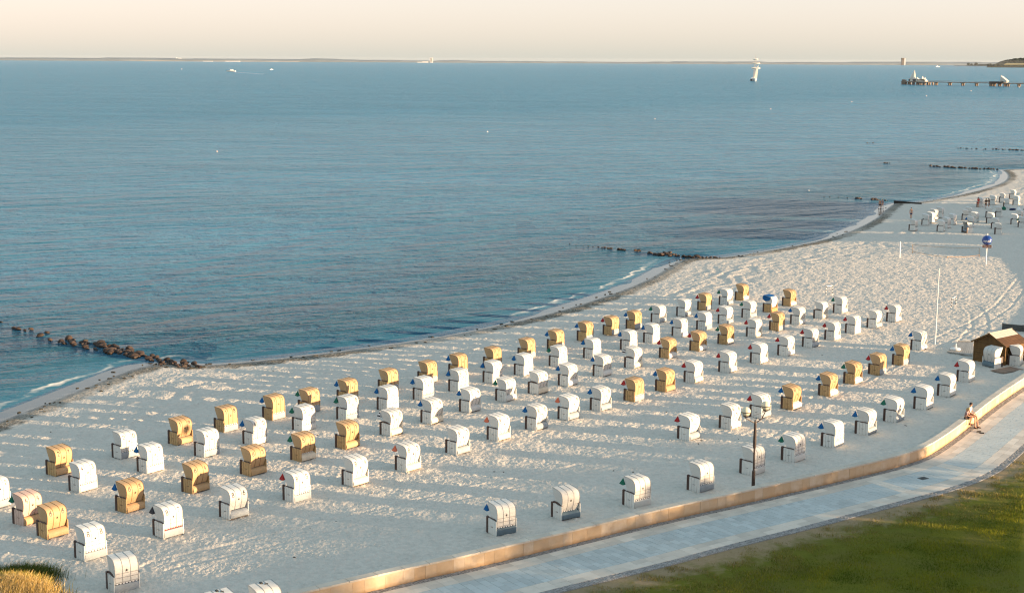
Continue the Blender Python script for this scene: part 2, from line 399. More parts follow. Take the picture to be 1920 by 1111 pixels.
prom = tag(link('promenade', None), kind='structure')
S0, S1 = 4.0, wcum[-1]-4
ss = np.arange(S0, S1, 1.0)
def strip(name, o0, o1, z, m, parent=None, kind=None, s_=None):
    s_ = ss if s_ is None else s_
    vs = []; fs = []
    for i, s in enumerate(s_):
        for o in (o0, o1): vs.append((*wpt(s, o(s) if callable(o) else o), z))
        if i: fs.append((2*i-2, 2*i-1, 2*i+1, 2*i))
    mb = MB(); mb.add(vs, fs); o = build(name, mb, m, parent)
    if kind: o['kind'] = kind
    return o
strip('bedding', -0.2, lambda s: prom_w(s)+0.05, PROM_Z-0.03, BASEP, prom)
IC, IB, OB, OC = 0.42, 0.95, 0.95, 0.50      # inner cobbles, inner border, outer border, outer cobbles
def quad_stone(s0, s1, o0, o1, ztop, h=0.06, g=0.006):
    c = [wpt(s0+g, o0+g), wpt(s1-g, o0+g), wpt(s1-g, o1-g), wpt(s0+g, o1-g)]
    cx = sum(q[0] for q in c)/4; cy = sum(q[1] for q in c)/4
    return (cx, cy), [(q[0]-cx, q[1]-cy, z) for z in (ztop-h, ztop) for q in c]
BOXF = [(0,1,2,3), (7,6,5,4), (4,5,1,0), (5,6,2,1), (6,7,3,2), (7,4,0,3)]
def stone_obj(name, c, vs, m, parent):
    mb = MB(); mb.add(vs, BOXF); return build(name, mb, m, parent, loc=(c[0], c[1], 0))
# border slabs, each its own piece near the camera
near_s = float(wproj((-12, 60))[0]); far_s = float(wproj((42, 111))[0])
for which in ('in', 'out'):
    s = near_s; k = 0
    while s < far_s:
        L = 0.78+0.10*random.random(); wd = prom_w(s)
        o0 = IC if which == 'in' else wd-OC-OB; o1 = o0+IB
        half = (o0+o1)/2
        for a, b2 in ((o0, half), (half, o1)):
            if k < 300:
                c, vs = quad_stone(s, s+L, a, b2, PROM_Z+random.uniform(-0.002, 0.002), g=0.004); stone_obj('border_slab', c, vs, PAVE2, prom); k += 1
        s += L
    s_ = np.arange(s, S1, 1.0)
    if which == 'in': strip('border_band', IC, IC+IB, PROM_Z, PAVE2, prom, 'stuff', s_); strip('border_band', IC, IC+IB, PROM_Z, PAVE2, prom, 'stuff', np.arange(S0, near_s+0.5, 1.0))
    else:
        f0 = lambda s: prom_w(s)-OC-OB; f1 = lambda s: prom_w(s)-OC
        strip('border_band', f0, f1, PROM_Z, PAVE2, prom, 'stuff', s_); strip('border_band', f0, f1, PROM_Z, PAVE2, prom, 'stuff', np.arange(S0, near_s+0.5, 1.0))
# main paving: staggered stones, nearest 300 single, the rest one part
cross = [wproj(gp(1678, 915, PROM_Z)[:2])[0], wproj(gp(1790, 880, PROM_Z)[:2])[0]]
stones = []; s = near_s; row = 0
while s < far_s:
    wd = prom_w(s); o = IC+IB; o_end = wd-OC-OB; n = max(3, int(round((o_end-o)/0.62))); L = 0.42
    isx = any(abs(s-c0) < 0.45 for c0 in cross)
    dlt = (o_end-o)/n; sh_ = 0.5*dlt if row % 2 else 0.0
    edges = sorted(set([o]+[min(o_end, max(o, o+dlt*i+sh_)) for i in range(n+1)]+[o_end]))
    for a, b2 in zip(edges[:-1], edges[1:]):
        if b2-a > 0.05: stones.append((s, s+L, a, b2, isx))
    s += L; row += 1
def sd(q):
    x, y = wpt(q[0], q[2]); return math.hypot(x, y)
vis = [q for q in stones if abs(wpt(q[0], q[2])[0]/wpt(q[0], q[2])[1]) < 0.40 and wpt(q[0], q[2])[1] > 61]
vis.sort(key=sd); first = set(id(q) for q in vis[:300]); rest = MB(); restx = MB()
for q in stones:
    c, vs = quad_stone(q[0], q[1], q[2], q[3], PROM_Z+random.uniform(-0.003, 0.003), g=0.007)
    mm = PAVE2 if q[4] else PAVE
    if id(q) in first: stone_obj('paving_stone', c, vs, mm, prom)
    else: (restx if q[4] else rest).add([(x+c[0], y+c[1], z) for x, y, z in vs], BOXF)
tag(build('paving_field', rest, PAVE, prom), kind='stuff')
if restx.v: tag(build('cross_band', restx, PAVE2, prom), kind='stuff')
fp0 = lambda s: prom_w(s)-OC-OB
strip('paving_field', IC+IB, fp0, PROM_Z-0.002, PAVE, prom, 'stuff', np.arange(far_s, S1, 1.0))
strip('paving_field', IC+IB, fp0, PROM_Z-0.002, PAVE, prom, 'stuff', np.arange(S0, near_s+0.5, 1.0))
for which in ('in', 'out'):
    mb = MB(); s = near_s
    while s < far_s:
        wd = prom_w(s); o0 = 0.03 if which == 'in' else wd-OC; nn = 3 if which == 'in' else 4; ww = (IC-0.03 if which == 'in' else OC)/nn
        for i in range(nn):
            c, vs = quad_stone(s+random.uniform(0, .02), s+0.13, o0+i*ww, o0+(i+1)*ww, PROM_Z+random.uniform(-0.012, 0.006), 0.05, 0.008)
            mb.add([(x+c[0], y+c[1], z) for x, y, z in vs], BOXF)
        s += 0.135
    tag(build('cobble_strip', mb, COB, prom), kind='stuff')
mhc = gp(1731, 896, PROM_Z)
hatch = MB().box((0, 0, 0), (0.55, 0.42, 0.02), rz=rad(30))
for i in range(5): hatch.box(((i-2)*0.095*math.cos(rad(30)), (i-2)*0.095*math.sin(rad(30)), 0.012), (0.03, 0.34, 0.012), rz=rad(30))
IRON = varied('dark_iron', (0.045,0.043,0.040), 0.55, 0.5, 0.3, 8)
tag(build('drain_cover', hatch, IRON, loc=(mhc.x, mhc.y, PROM_Z+0.008)), 'small dark rectangular drain cover set in the blue grey promenade paving', 'drain cover')

# ------------------------------------------------------------------ sea wall
sw = thing('sea_wall', 'long curved sandstone wall with pale coping between beach and promenade', 'wall')
s = near_s-2
topz = PROM_Z+WALL_H; end_block = wproj((60, 143))[0]; nb = 0
while s < end_block and nb < 298:
    L = random.choice((0.62, 0.62, 0.95, 1.15)); pr = random.uniform(-0.006, 0.006)
    c = [wpt(s+0.004, pr), wpt(s+L-0.004, pr), wpt(s+L-0.004, -0.34), wpt(s+0.004, -0.34)]
    cx = sum(q[0] for q in c)/4; cy = sum(q[1] for q in c)/4
    vs = [(q[0]-cx, q[1]-cy, z) for z in (PROM_Z-0.1, topz-0.092) for q in c]
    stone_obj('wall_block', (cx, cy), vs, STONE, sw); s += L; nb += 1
s = near_s-2
while s < end_block:
    L = 1.35+0.2*random.random()
    c = [wpt(s+0.004, 0.035), wpt(s+L-0.004, 0.035), wpt(s+L-0.004, -0.42), wpt(s+0.004, -0.42)]
    cx = sum(q[0] for q in c)/4; cy = sum(q[1] for q in c)/4
    i1 = [(q[0]-cx)*0.985 for q in c]; i2 = [(q[1]-cy)*0.985 for q in c]
    vs = [(q[0]-cx, q[1]-cy, topz-0.09) for q in c]+[(i1[k], i2[k], topz) for k in range(4)]
    stone_obj('coping_stone', (cx, cy), vs, COPE, sw); s += L
def wall_run(name, s_, z0, z1, o0, o1, m):
    mb = MB(); vs = []; fs = []
    for i, s in enumerate(s_):
        a = wpt(s, o0); b2 = wpt(s, o1); vs += [(*a, z0), (*a, z1), (*b2, z1), (*b2, z0)]
        if i:
            k = 4*i
            for j in range(4): fs.append((k-4+j, k-4+(j+1) % 4, k+(j+1) % 4, k+j))
    mb.add(vs, fs); return build(name, mb, m, sw)
wall_run('far_stretch', np.arange(end_block+1, S1, 1.5), PROM_Z-0.1, topz, 0, -0.4, STONE)

# ------------------------------------------------------------------ lawn
def prom_edge(s, e=0.0): return wpt(s, prom_w(s)+e)
vs = []; rowsn = 60
offs = np.concatenate([[0.0], np.geomspace(0.3, 14, 26), np.linspace(18, 160, 12)])
S_l = np.arange(S0, S1, 1.2); V = []; E = []
for s in S_l:
    wd = prom_w(s)
    for o in offs:
        x, y = wpt(s, wd+0.02+o); V.append((x, y)); E.append(o)
E = np.array(E)
V = np.array(V); edge = E; nn = len(offs)
zz = PROM_Z-0.035 + 0.02*sample(T2, 0.5, V[:, 0]*1.5, V[:, 1]*1.5)*np.clip(edge, 0, 1) + 0.012*sample(T1, 0.06, V[:, 0], V[:, 1])*np.clip(edge*2, 0, 1)
idx = np.arange(len(V)).reshape(-1, nn)
Q = np.stack([idx[:-1, :-1], idx[1:, :-1], idx[1:, 1:], idx[:-1, 1:]], -1).reshape(-1, 4)
me = np_mesh('lawn', np.column_stack([V, zz]), Q, {'edge': edge})
m, t, b = node_mat('lawn_ground', rough=0.95, spec=0.1)
v = coords(t); ed = N(t, 'Attribute', attribute_name='edge').outputs['Fac']
big = noise(t, v, 0.35, 6, 0.65); fine = noise(t, v, 7, 5, 0.75)
g = mixc(t, fine, (0.062,0.074,0.006), (0.160,0.158,0.015))
g = mixc(t, ramp(t, big, [(0.45,(0,0,0)), (0.72,(0.7,0.7,0.7))]).outputs[0], g, (0.13,0.105,0.032))
dirt = mixc(t, fine, (0.20,0.14,0.075), (0.34,0.26,0.155))
em = math_(t, 'ADD', ed, math_(t, 'MULTIPLY', math_(t, 'SUBTRACT', noise(t, v, 0.9, 5, 0.65), 0.5), 5.0))
c = mixc(t, ramp(t, math_(t, 'MULTIPLY', em, 0.25), [(0.12,(0,0,0)), (0.52,(1,1,1))]).outputs[0], dirt, g)
t.links.new(c, b.inputs['Base Color']); bump(t, b, fine, 0.7, 0.06)
tag(link('lawn', me, m), kind='structure')
# grass blades in view
NB = 105000
xs = RNG.uniform(-2, 37, NB*4); ys = RNG.uniform(60, 96, NB*4)
sel = (np.abs(xs/ys) < 0.375) & inside(xs, ys, [tuple(prom_edge(s, 0.1)) for s in S_l]+[(200, 278), (200, -40), (-60, -40)])
xs, ys = xs[sel], ys[sel]
de = seg_dist(xs, ys, [tuple(prom_edge(s)) for s in S_l])
pt = sample(T2, 0.5, xs*2.2, ys*2.2)
cover = np.clip((de-0.9+0.9*sample(T3, 0.12, xs, ys)+0.6*pt)/2.2, 0.02, 1)
sel = RNG.random(len(xs)) < cover; xs, ys, de, pt = xs[sel][:NB], ys[sel][:NB], de[sel][:NB], pt[sel][:NB]
n = len(xs); ang = RNG.uniform(0, 2*PI, n); h = RNG.uniform(0.035, 0.10, n)*(1+0.25*pt.clip(-1, 1.5)); wv = RNG.uniform(0.009, 0.02, n)
lean = RNG.normal(0, 0.04, (n, 2))
base = np.column_stack([xs, ys, np.full(n, PROM_Z-0.05)])
dx = np.column_stack([np.cos(ang)*wv, np.sin(ang)*wv, np.zeros(n)])
tip = base+np.column_stack([lean, h+0.03])
V = np.stack([base-dx, base+dx, tip], 1).reshape(-1, 3); Q = np.arange(3*n).reshape(-1, 3)
k = np.clip(0.5+0.35*pt+RNG.normal(0, 0.25, n), 0, 1)[:, None]; dryk = np.clip(1.15-de/3.5+0.35*RNG.normal(0, 1, n), 0, 1)[:, None]
col = (np.array([0.075,0.102,0.007])*(1-k)+np.array([0.225,0.220,0.020])*k)*(1-dryk)+np.array([0.33,0.25,0.10])*dryk*0.8
col = np.repeat(np.column_stack([col, np.ones(n)]), 3, 0)
me = np_mesh('lawn_grass', V, Q, {'Col': col}, smooth=False)
m, t, b = node_mat('grass_blade', rough=0.8, spec=0.05); a = N(t, 'Attribute', attribute_name='Col'); t.links.new(a.outputs['Color'], b.inputs['Base Color'])
BLADE = m
tag(link('lawn_grass', me, m), 'short green lawn with dry patches beside the promenade', 'grass', kind='stuff')

# ------------------------------------------------------------------ wicker beach baskets
def wicker(name, base, dark, rough=0.6):
    m, t, b = node_mat(name, base, rough, 0.3); v = coords(t)
    wv = t.nodes.new('ShaderNodeTexBrick'); wv.inputs['Scale'].default_value = 22; wv.inputs['Mortar Size'].default_value = 0.03
    mp = coords(t, scale=(1, 1, 1), rot=(rad(90), 0, 0)); t.links.new(mp, wv.inputs['Vector'])
    wv.inputs['Color1'].default_value = (1,1,1,1); wv.inputs['Color2'].default_value = (0.88,0.88,0.88,1); wv.inputs['Mortar'].default_value = (0.6,0.6,0.6,1)
    oi = t.nodes.new('ShaderNodeObjectInfo')
    c = mixc(t, noise(t, v, 3.0, 4), base, dark)
    c = mixc(t, 0.55, c, mixc(t, 1.0, c, wv.outputs['Color'], 'MULTIPLY'))
    g = ramp(t, oi.outputs['Random'], [(0,(0.86,0.86,0.86)), (1,(1,1,1))]).outputs[0]
    c = mixc(t, 1.0, c, g, 'MULTIPLY'); t.links.new(c, b.inputs['Base Color'])
    bump(t, b, wv.outputs['Fac'], -0.35, 0.004); return m
WIC = {'w': wicker('white_wicker', (0.70,0.685,0.64), (0.61,0.595,0.55)), 't': wicker('tan_wicker', (0.54,0.36,0.20), (0.45,0.28,0.13)),
       'k': wicker('rose_wicker', (0.66,0.47,0.38), (0.56,0.38,0.30))}
PAN = {'w': varied('white_board', (0.68,0.665,0.62), 0.6, 0.3, 0.12, 2.5, 30, 0.2, 0.004, per_obj=0.1),
       't': varied('tan_board', (0.50,0.32,0.15), 0.6, 0.3, 0.25, 2.5, 30, 0.2, 0.004, per_obj=0.15),
       'k': varied('rose_board', (0.60,0.42,0.34), 0.6, 0.3, 0.15, 2.5, 30, 0.2, 0.004)}
SKM = {'e': varied('grey_panel', (0.27,0.30,0.32), 0.65, 0.3, 0.15, 2.0), 'd': varied('slate_blue_panel', (0.11,0.16,0.19), 0.65, 0.3, 0.15, 2.0),
       's': varied('cream_panel', (0.60,0.52,0.40), 0.7, 0.25, 0.15, 2.0), 'w': WIC['w'], 't': WIC['t'], 'o': varied('orange_panel', (0.55,0.22,0.09), 0.7, 0.25)}
RIBM = {'w': varied('seam_cord_grey', (0.24,0.235,0.23), .7), 't': varied('seam_cord_brown', (0.17,0.085,0.028), .7), 'k': varied('seam_cord_rose', (0.20,0.13,0.10), .7)}
MAHOG = varied('mahogany_trim', (0.050,0.020,0.013), 0.45, 0.5, 0.25, 4.0)
BLACK = varied('black_paint', (0.018,0.017,0.016), 0.5, 0.4, 0.2, 4)
DASHW = varied('white_webbing', (0.72,0.71,0.69), 0.7)
SEATC = varied('striped_seat_cloth', (0.30,0.36,0.42), 0.9, 0.1)
DARKIN = varied('dark_lining', (0.12,0.11,0.10), 0.9, 0.1)
FLAGM = {'b': varied('blue_cloth', (0.012,0.10,0.27), 0.85, 0.1), 'r': varied('red_cloth', (0.33,0.030,0.030), 0.85, 0.1),
         'g': varied('green_cloth', (0.02,0.13,0.085), 0.85, 0.1), 'c': varied('coral_cloth', (0.60,0.16,0.09), 0.85, 0.1),
         'x': varied('grey_black_cloth', (0.05,0.05,0.055), 0.85, 0.1)}
km, kt_, kb = node_mat('striped_cloth', rough=0.85)
kw = N(kt_, 'TexWave', i_Scale=9.0); kt_.links.new(coords(kt_), kw.inputs['Vector'])
kt_.links.new(ramp(kt_, kw.outputs['Fac'], [(0.49,(0.02,0.02,0.02)), (0.51,(0.7,0.7,0.7))]).outputs[0], kb.inputs['Base Color']); FLAGM['k'] = km

BW, BD = 1.25, 0.95
PROF = {'g': [(.03,.47),(.015,.70),(.0,.95),(.0,1.18),(.02,1.31),(.06,1.42),(.13,1.51),(.22,1.57),(.36,1.605),(.60,1.62),(.95,1.635)],
        'p': [(.20,.47),(.125,.65),(.06,.85),(.02,1.05),(.01,1.20),(.04,1.35),(.10,1.455),(.19,1.53),(.33,1.58),(.60,1.615),(.97,1.65)]}
def P3(kind, x, s, off=0.0):
    """point on the hood: x across, s along the profile from its lower edge, off outwards"""
    pr = PROF[kind]; acc = 0
    for (d0_, z0), (d1, z1) in zip(pr[:-1], pr[1:]):
        L = math.hypot(d1-d0_, z1-z0)
        if s <= acc+L or (d1, z1) == pr[-1]:
            k = (s-acc)/L; nx, nz = -(z1-z0)/L, (d1-d0_)/L
            return (x, -BD/2+d0_+(d1-d0_)*k+nx*off, z0+(z1-z0)*k+nz*off)
        acc += L
HW = BW-0.09
def hood_mesh(kind):
    pr = PROF[kind]; mb = MB(); n = len(pr); inn = []
    for i, (d, z) in enumerate(pr):
        a = pr[max(i-1, 0)]; b = pr[min(i+1, n-1)]; L = math.hypot(b[0]-a[0], b[1]-a[1]); inn.append((d+(b[1]-a[1])/L*0.035, z-(b[0]-a[0])/L*0.035))
    poly = [(-BD/2+d, z) for d, z in pr]+[(-BD/2+d, z) for d, z in reversed(inn)]
    vs = []; m_ = len(poly)
    for x in (-HW/2, HW/2): vs += [(x, y, z) for y, z in poly]
    fs = [(i, (i+1) % m_, (i+1) % m_+m_, i+m_) for i in range(m_)]
    for o in (0, m_):
        for i in range(n-1): fs.append(tuple(q+o for q in (i, i+1, m_-2-i, m_-1-i)))
    mb.add(vs, fs)
    for sx in (-1, 1):                                    # cheeks
        pk = [(-BD/2+d, z) for d, z in pr if z > 0.75]
        pk = [(-BD/2+pr[0][0]+.02, .60)]+pk+[(-BD/2+.90, 1.45), (-BD/2+.80, 1.20), (-BD/2+.68, .95), (-BD/2+.60, .74), (-BD/2+.35, .60)]
        x0 = sx*(HW/2-0.004); x1 = sx*(HW/2-0.032); mm = len(pk)
        cy = -BD/2+.45; cz = 1.15
        vv = [(x0, cy, cz), (x1, cy, cz)]+[(x0, y, z-0.003) for y, z in pk]+[(x1, y, z-0.003) for y, z in pk]; ff = []
        for i in range(mm):
            j = (i+1) % mm; ff += [(0, 2+i, 2+j), (1, 2+mm+j, 2+mm+i), (2+i, 2+mm+i, 2+mm+j, 2+j)]
        mb.add(vv, ff)
    mb.smooth = True; return mb.mesh('hood')
def plen(kind): pr = PROF[kind]; return sum(math.hypot(b[0]-a[0], b[1]-a[1]) for a, b in zip(pr[:-1], pr[1:]))
def strip_on(kind, pts, wdt, off=0.006, th=0.006, mb=None, sub=4):
    """flat stroke laid on the hood along (x, s) points"""
    mb = mb or MB(); q = []
    for (a, b) in zip(pts[:-1], pts[1:]):
        for i in range(sub): k = i/sub; q.append((a[0]+(b[0]-a[0])*k, a[1]+(b[1]-a[1])*k))
    q.append(pts[-1]); vs = []; fs = []
    for i, p in enumerate(q):
        a = q[max(i-1, 0)]; b = q[min(i+1, len(q)-1)]; dx, ds = b[0]-a[0], b[1]-a[1]; L = math.hypot(dx, ds) or 1
        nx, ns = -ds/L*wdt/2, dx/L*wdt/2
        for sg, of in ((1, off), (-1, off), (-1, off-th), (1, off-th)): vs.append(P3(kind, p[0]+sg*nx, p[1]+sg*ns, of))
        if i:
            k = 4*i
            for j in range(4): fs.append((k-4+j, k-4+(j+1) % 4, k+(j+1) % 4, k+j))
    fs += [(0,1,2,3), tuple(4*(len(q)-1)+j for j in (3,2,1,0))]
    mb.add(vs, fs); return mb
def arc(cx, cy, rx, ry, a0, a1, n=8): return [(cx+rx*math.cos(rad(a0+(a1-a0)*i/n)), cy+ry*math.sin(rad(a0+(a1-a0)*i/n))) for i in range(n+1)]
GLY = {'0': [arc(.5,.72,.42,.28,0,180)+arc(.5,.28,.42,.28,180,360)+[(.92,.72)]], '1': [[(.2,.80),(.55,1.0),(.55,0)]],
       '2': [arc(.5,.70,.40,.30,160,-30)+[(.08,0),(.95,0)]], '3': [arc(.45,.75,.38,.25,150,-80)+arc(.45,.26,.45,.26,80,-150)],
       '4': [[(.42,1.0),(.05,.42),(.95,.42)],[(.70,.62),(.70,0)]], '5': [[(.88,1.0),(.20,1.0),(.15,.56)]+arc(.48,.30,.42,.30,120,-150)],
       '6': [[(.80,1.0)]+arc(.52,.34,.42,.46,150,180,2)+arc(.5,.30,.42,.30,180,540,14)], '7': [[(.08,.88),(.10,1.0),(.92,1.0),(.40,0)]],
       '8': [arc(.5,.75,.34,.25,-90,270,12), arc(.5,.25,.42,.25,90,450,12)], '9': [arc(.5,.70,.42,.30,0,360,14)+arc(.5,.66,.42,.60,0,-45,3)]}
_cache = {}
def cached(key, fn):
    if key not in _cache: _cache[key] = fn()
    return _cache[key]
def digit_mesh(kind, ch, x):
    def f():
        s0 = plen(kind)*0.405; mb = MB()
        for st_ in GLY[ch]: strip_on(kind, [(x-0.075+0.15*a, s0-.01+0.25*b) for a, b in st_], 0.040, 0.008, 0.006, mb, 2)
        return mb.mesh('digit')
    return cached(('digit', kind, ch, x), f)
def star_mesh(kind):
    def f():
        s0 = plen(kind)*0.315; mb = MB(); c = P3(kind, 0, s0, 0.009); vs = [c]; fs = []
        for i in range(10):
            r = 0.080 if i % 2 == 0 else 0.034; a = PI/2+i*PI/5; vs.append(P3(kind, r*math.cos(a), s0+r*math.sin(a), 0.008))
        for i in range(10): vs.append(P3(kind, (vs[1+i][0]), s0+ (0.080 if i % 2 == 0 else 0.034)*math.sin(PI/2+i*PI/5), 0.001))
        for i in range(10): j = (i+1) % 10; fs += [(0, 1+i, 1+j), (1+i, 11+i, 11+j, 1+j)]
        return mb.add(vs, fs).mesh('star')
    return cached(('star', kind), f)
def panel_mesh(sx):
    mb = MB(); x = sx*(BW/2-0.018); n = 4; Ld = 0.86/n
    for i in range(n):
        y = -BD/2+0.0+Ld*(i+.5); mb.box((x, y, 0.41), (0.034, Ld-0.024, 0.80))
    mb.box((sx*(BW/2-0.034), -BD/2+.43, 0.41), (0.02, 0.85, 0.78)); return mb.mesh('side_panel')
def trim_mesh(sx): return MB().box((sx*(BW/2-0.015), BD/2-0.045, 0.43), (0.085, 0.16, 0.87)).mesh('front_trim')
def arm_mesh(sx, opened):
    mb = MB(); x = sx*(BW/2-0.02); y0 = -BD/2
    if opened:                                            # hinged side table lying open
        pts = [(y0+.93-.04*0, .85), (y0+.80, .93), (y0+.55, .955), (y0+.30, .92), (y0+.08, .83), (y0+.06, .80), (y0+.30, .83), (y0+.60, .85), (y0+.93, .82)]
        return mb.prism(pts, x-0.16*sx-.03, x+0.03*sx+.02).mesh('armrest')
    mb.tube([(x, y0+.97, .865), (x, y0+.90, .885), (x, y0+.72, .862), (x, y0+.45, .862), (x, y0+.25, .875), (x, y0+.10, .85), (x, y0+.06, .80)], [.035,.035,.028,.028,.028,.028,.02], 6)
    return mb.mesh('armrest')
def skirt_mesh(kind, roll):
    if roll: pr = [(.03,.03),(-.035,.08),(-.05,.20),(-.02,.32),(.05,.40),(.14,.435),(.22,.44),(.22,.03)]
    else: pr = [(.0,.03),(-.02,.10),(-.02,.30),(.0,.40),(.03,.42),(.08,.42),(.08,.03)]
    mb = MB(); mb.prism([(-BD/2+d, z) for d, z in pr], -(BW/2-.045), BW/2-.045); mb.smooth = True; return mb.mesh('lower_panel')
def dash_mesh(kind, i):
    mb = MB(); n = 7; d = -BD/2+PROF[kind][0][0]-0.012
    mb.box(((i-(n-1)/2)*0.155, d, 0.462), (0.085, 0.018, 0.050), ry=rad(8))
    return mb.mesh('webbing')
def flag_mesh():
    mb = MB(); x = -HW/2-0.03; y = BD/2
    a = (x, y+.02, 1.56); pts = [(x-.07, y-.10, 1.16), (x-.07, y+.28, 1.17), (x+.07, y+.28, 1.19), (x+.07, y-.10, 1.18), (x, y+.10, 1.10)]
    mb.add([a]+pts, [(0,1,2), (0,2,3), (0,3,4), (0,4,1), (1,5,2), (2,5,3), (3,5,4), (4,5,1)]); return mb.mesh('sunshade')
def basket(num, kind, skirt, flag, arms, loc, rz, label, group, far=False, drape=False):
    r = thing('beach_basket', label, 'beach chair', loc, rz, group)
    hk = 'g' if kind == 'g' or (kind == 't' and skirt == 'e') else 'p'
    col = {'g': 'w', 'p': 'w', 't': 't', 'k': 'k', 'b': 'w'}[kind]
    hood = link('hood', cached(('hood', hk), lambda: hood_mesh(hk)), WIC[col], r)
    for sx in (-1, 1):
        p = link('side_panel', cached(('pan', sx), lambda: panel_mesh(sx)), PAN['t' if kind == 'b' else col], r)
        link('front_trim', cached(('trim', sx), lambda: trim_mesh(sx)), MAHOG, r)
        link('armrest', cached(('arm', sx, arms), lambda: arm_mesh(sx, arms == 'o')), MAHOG, r)
        if not far: link('handle', cached(('han', sx), lambda: MB().tube([(sx*(BW/2+.0), -BD/2+.34, .42), (sx*(BW/2+.03), -BD/2+.36, .42), (sx*(BW/2+.03), -BD/2+.50, .42), (sx*(BW/2), -BD/2+.52, .42)], .010, 5).mesh('handle')), BLACK, p)
    link('lower_panel', cached(('skirt', hk), lambda: skirt_mesh(hk, hk == 'p')), SKM[skirt], r)
    link('seat', cached('seat', lambda: MB().box((0, .06, .36), (BW-.10, .66, .12)).box((0, -BD/2+.27, .80), (BW-.16, .05, .85), rx=rad(8)).mesh('seat')), SEATC, r)
    link('base_frame', cached('base', lambda: MB().box((0, 0, .05), (BW-.03, BD-.02, .06)).box((0, .10, .18), (BW-.12, .60, .20)).mesh('base_frame')), DARKIN, r)
    if far: 
        if flag in FLAGM: link('sunshade', cached('flag', flag_mesh), FLAGM[flag], r)
        return r
    L = plen(hk); rb = RIBM[col]
    for x in (-HW/2+.014, -HW/6, HW/6, HW/2-.014):
        link('rib', cached(('rib', hk, round(x, 2)), lambda: strip_on(hk, [(x, 0.0), (x, L*.999)], 0.020, 0.012, 0.012, sub=22).mesh('rib')), rb, hood)
    if kind == 'g':
        for k in (0.02, 0.14, 0.245): link('rail', cached(('rail', hk, k), lambda: strip_on(hk, [(-HW/2, L*k+.01), (HW/2, L*k+.01)], 0.018, 0.012, 0.012, sub=2).mesh('rail')), rb, hood)
    if kind == 'g' or (kind == 't' and skirt == 'e') or num == '.' or skirt in 'ws':
        for iw in range(7): link('webbing', cached(('dash', hk, iw), lambda: dash_mesh(hk, iw)), FLAGM['r'] if num == '87' else DASHW, r)
        if kind == 'g' or skirt in 'ed': link('webbing_gap', cached(('gap', hk), lambda: MB().box((0, -BD/2+PROF[hk][0][0]+.012, .455), (BW-.10, .022, .072)).mesh('webbing_gap')), BLACK, r)
    if flag in FLAGM: link('sunshade', cached('flag', flag_mesh), FLAGM[flag], r)
    link('star', star_mesh(hk), BLACK, hood)
    if num != '.':
        for ch, x in zip(num.rjust(2), (-0.355, 0.355)):
            if ch != ' ': link('digit', digit_mesh(hk, ch, x), BLACK, hood)
    if kind == 'b':                                       # blue cloth over hood top
        mb = MB(); vs = []; fs = []; ks = np.linspace(0.60, 1.0, 8)
        for i, k in enumerate(ks):
            for x, o in ((-HW/2-.02, .02), (0.12, .028), (HW/2+.01, .022)): vs.append(P3('p', x, L*k, o))
            if i: a = 3*i; fs += [(a-3, a-2, a+1, a), (a-2, a-1, a+2, a+1)]
        mb.add(vs, fs)
        y = -BD/2; mb.prism([(y+.18,1.52),(y+.98,1.67),(y+1.05,1.28),(y+.72,1.10),(y+.40,1.16),(y+.20,1.30)], -HW/2-.035, -HW/2-.012)
        mb.add([(-HW/2-.02, y+.97, 1.67), (HW/2-.1, y+.98, 1.67), (HW/2-.1, y+1.06, 1.52), (-HW/2-.02, y+1.10, 1.40)], [(0,1,2,3)])
        build('cloth_cover', mb, FLAGM['b'], r)
    return r

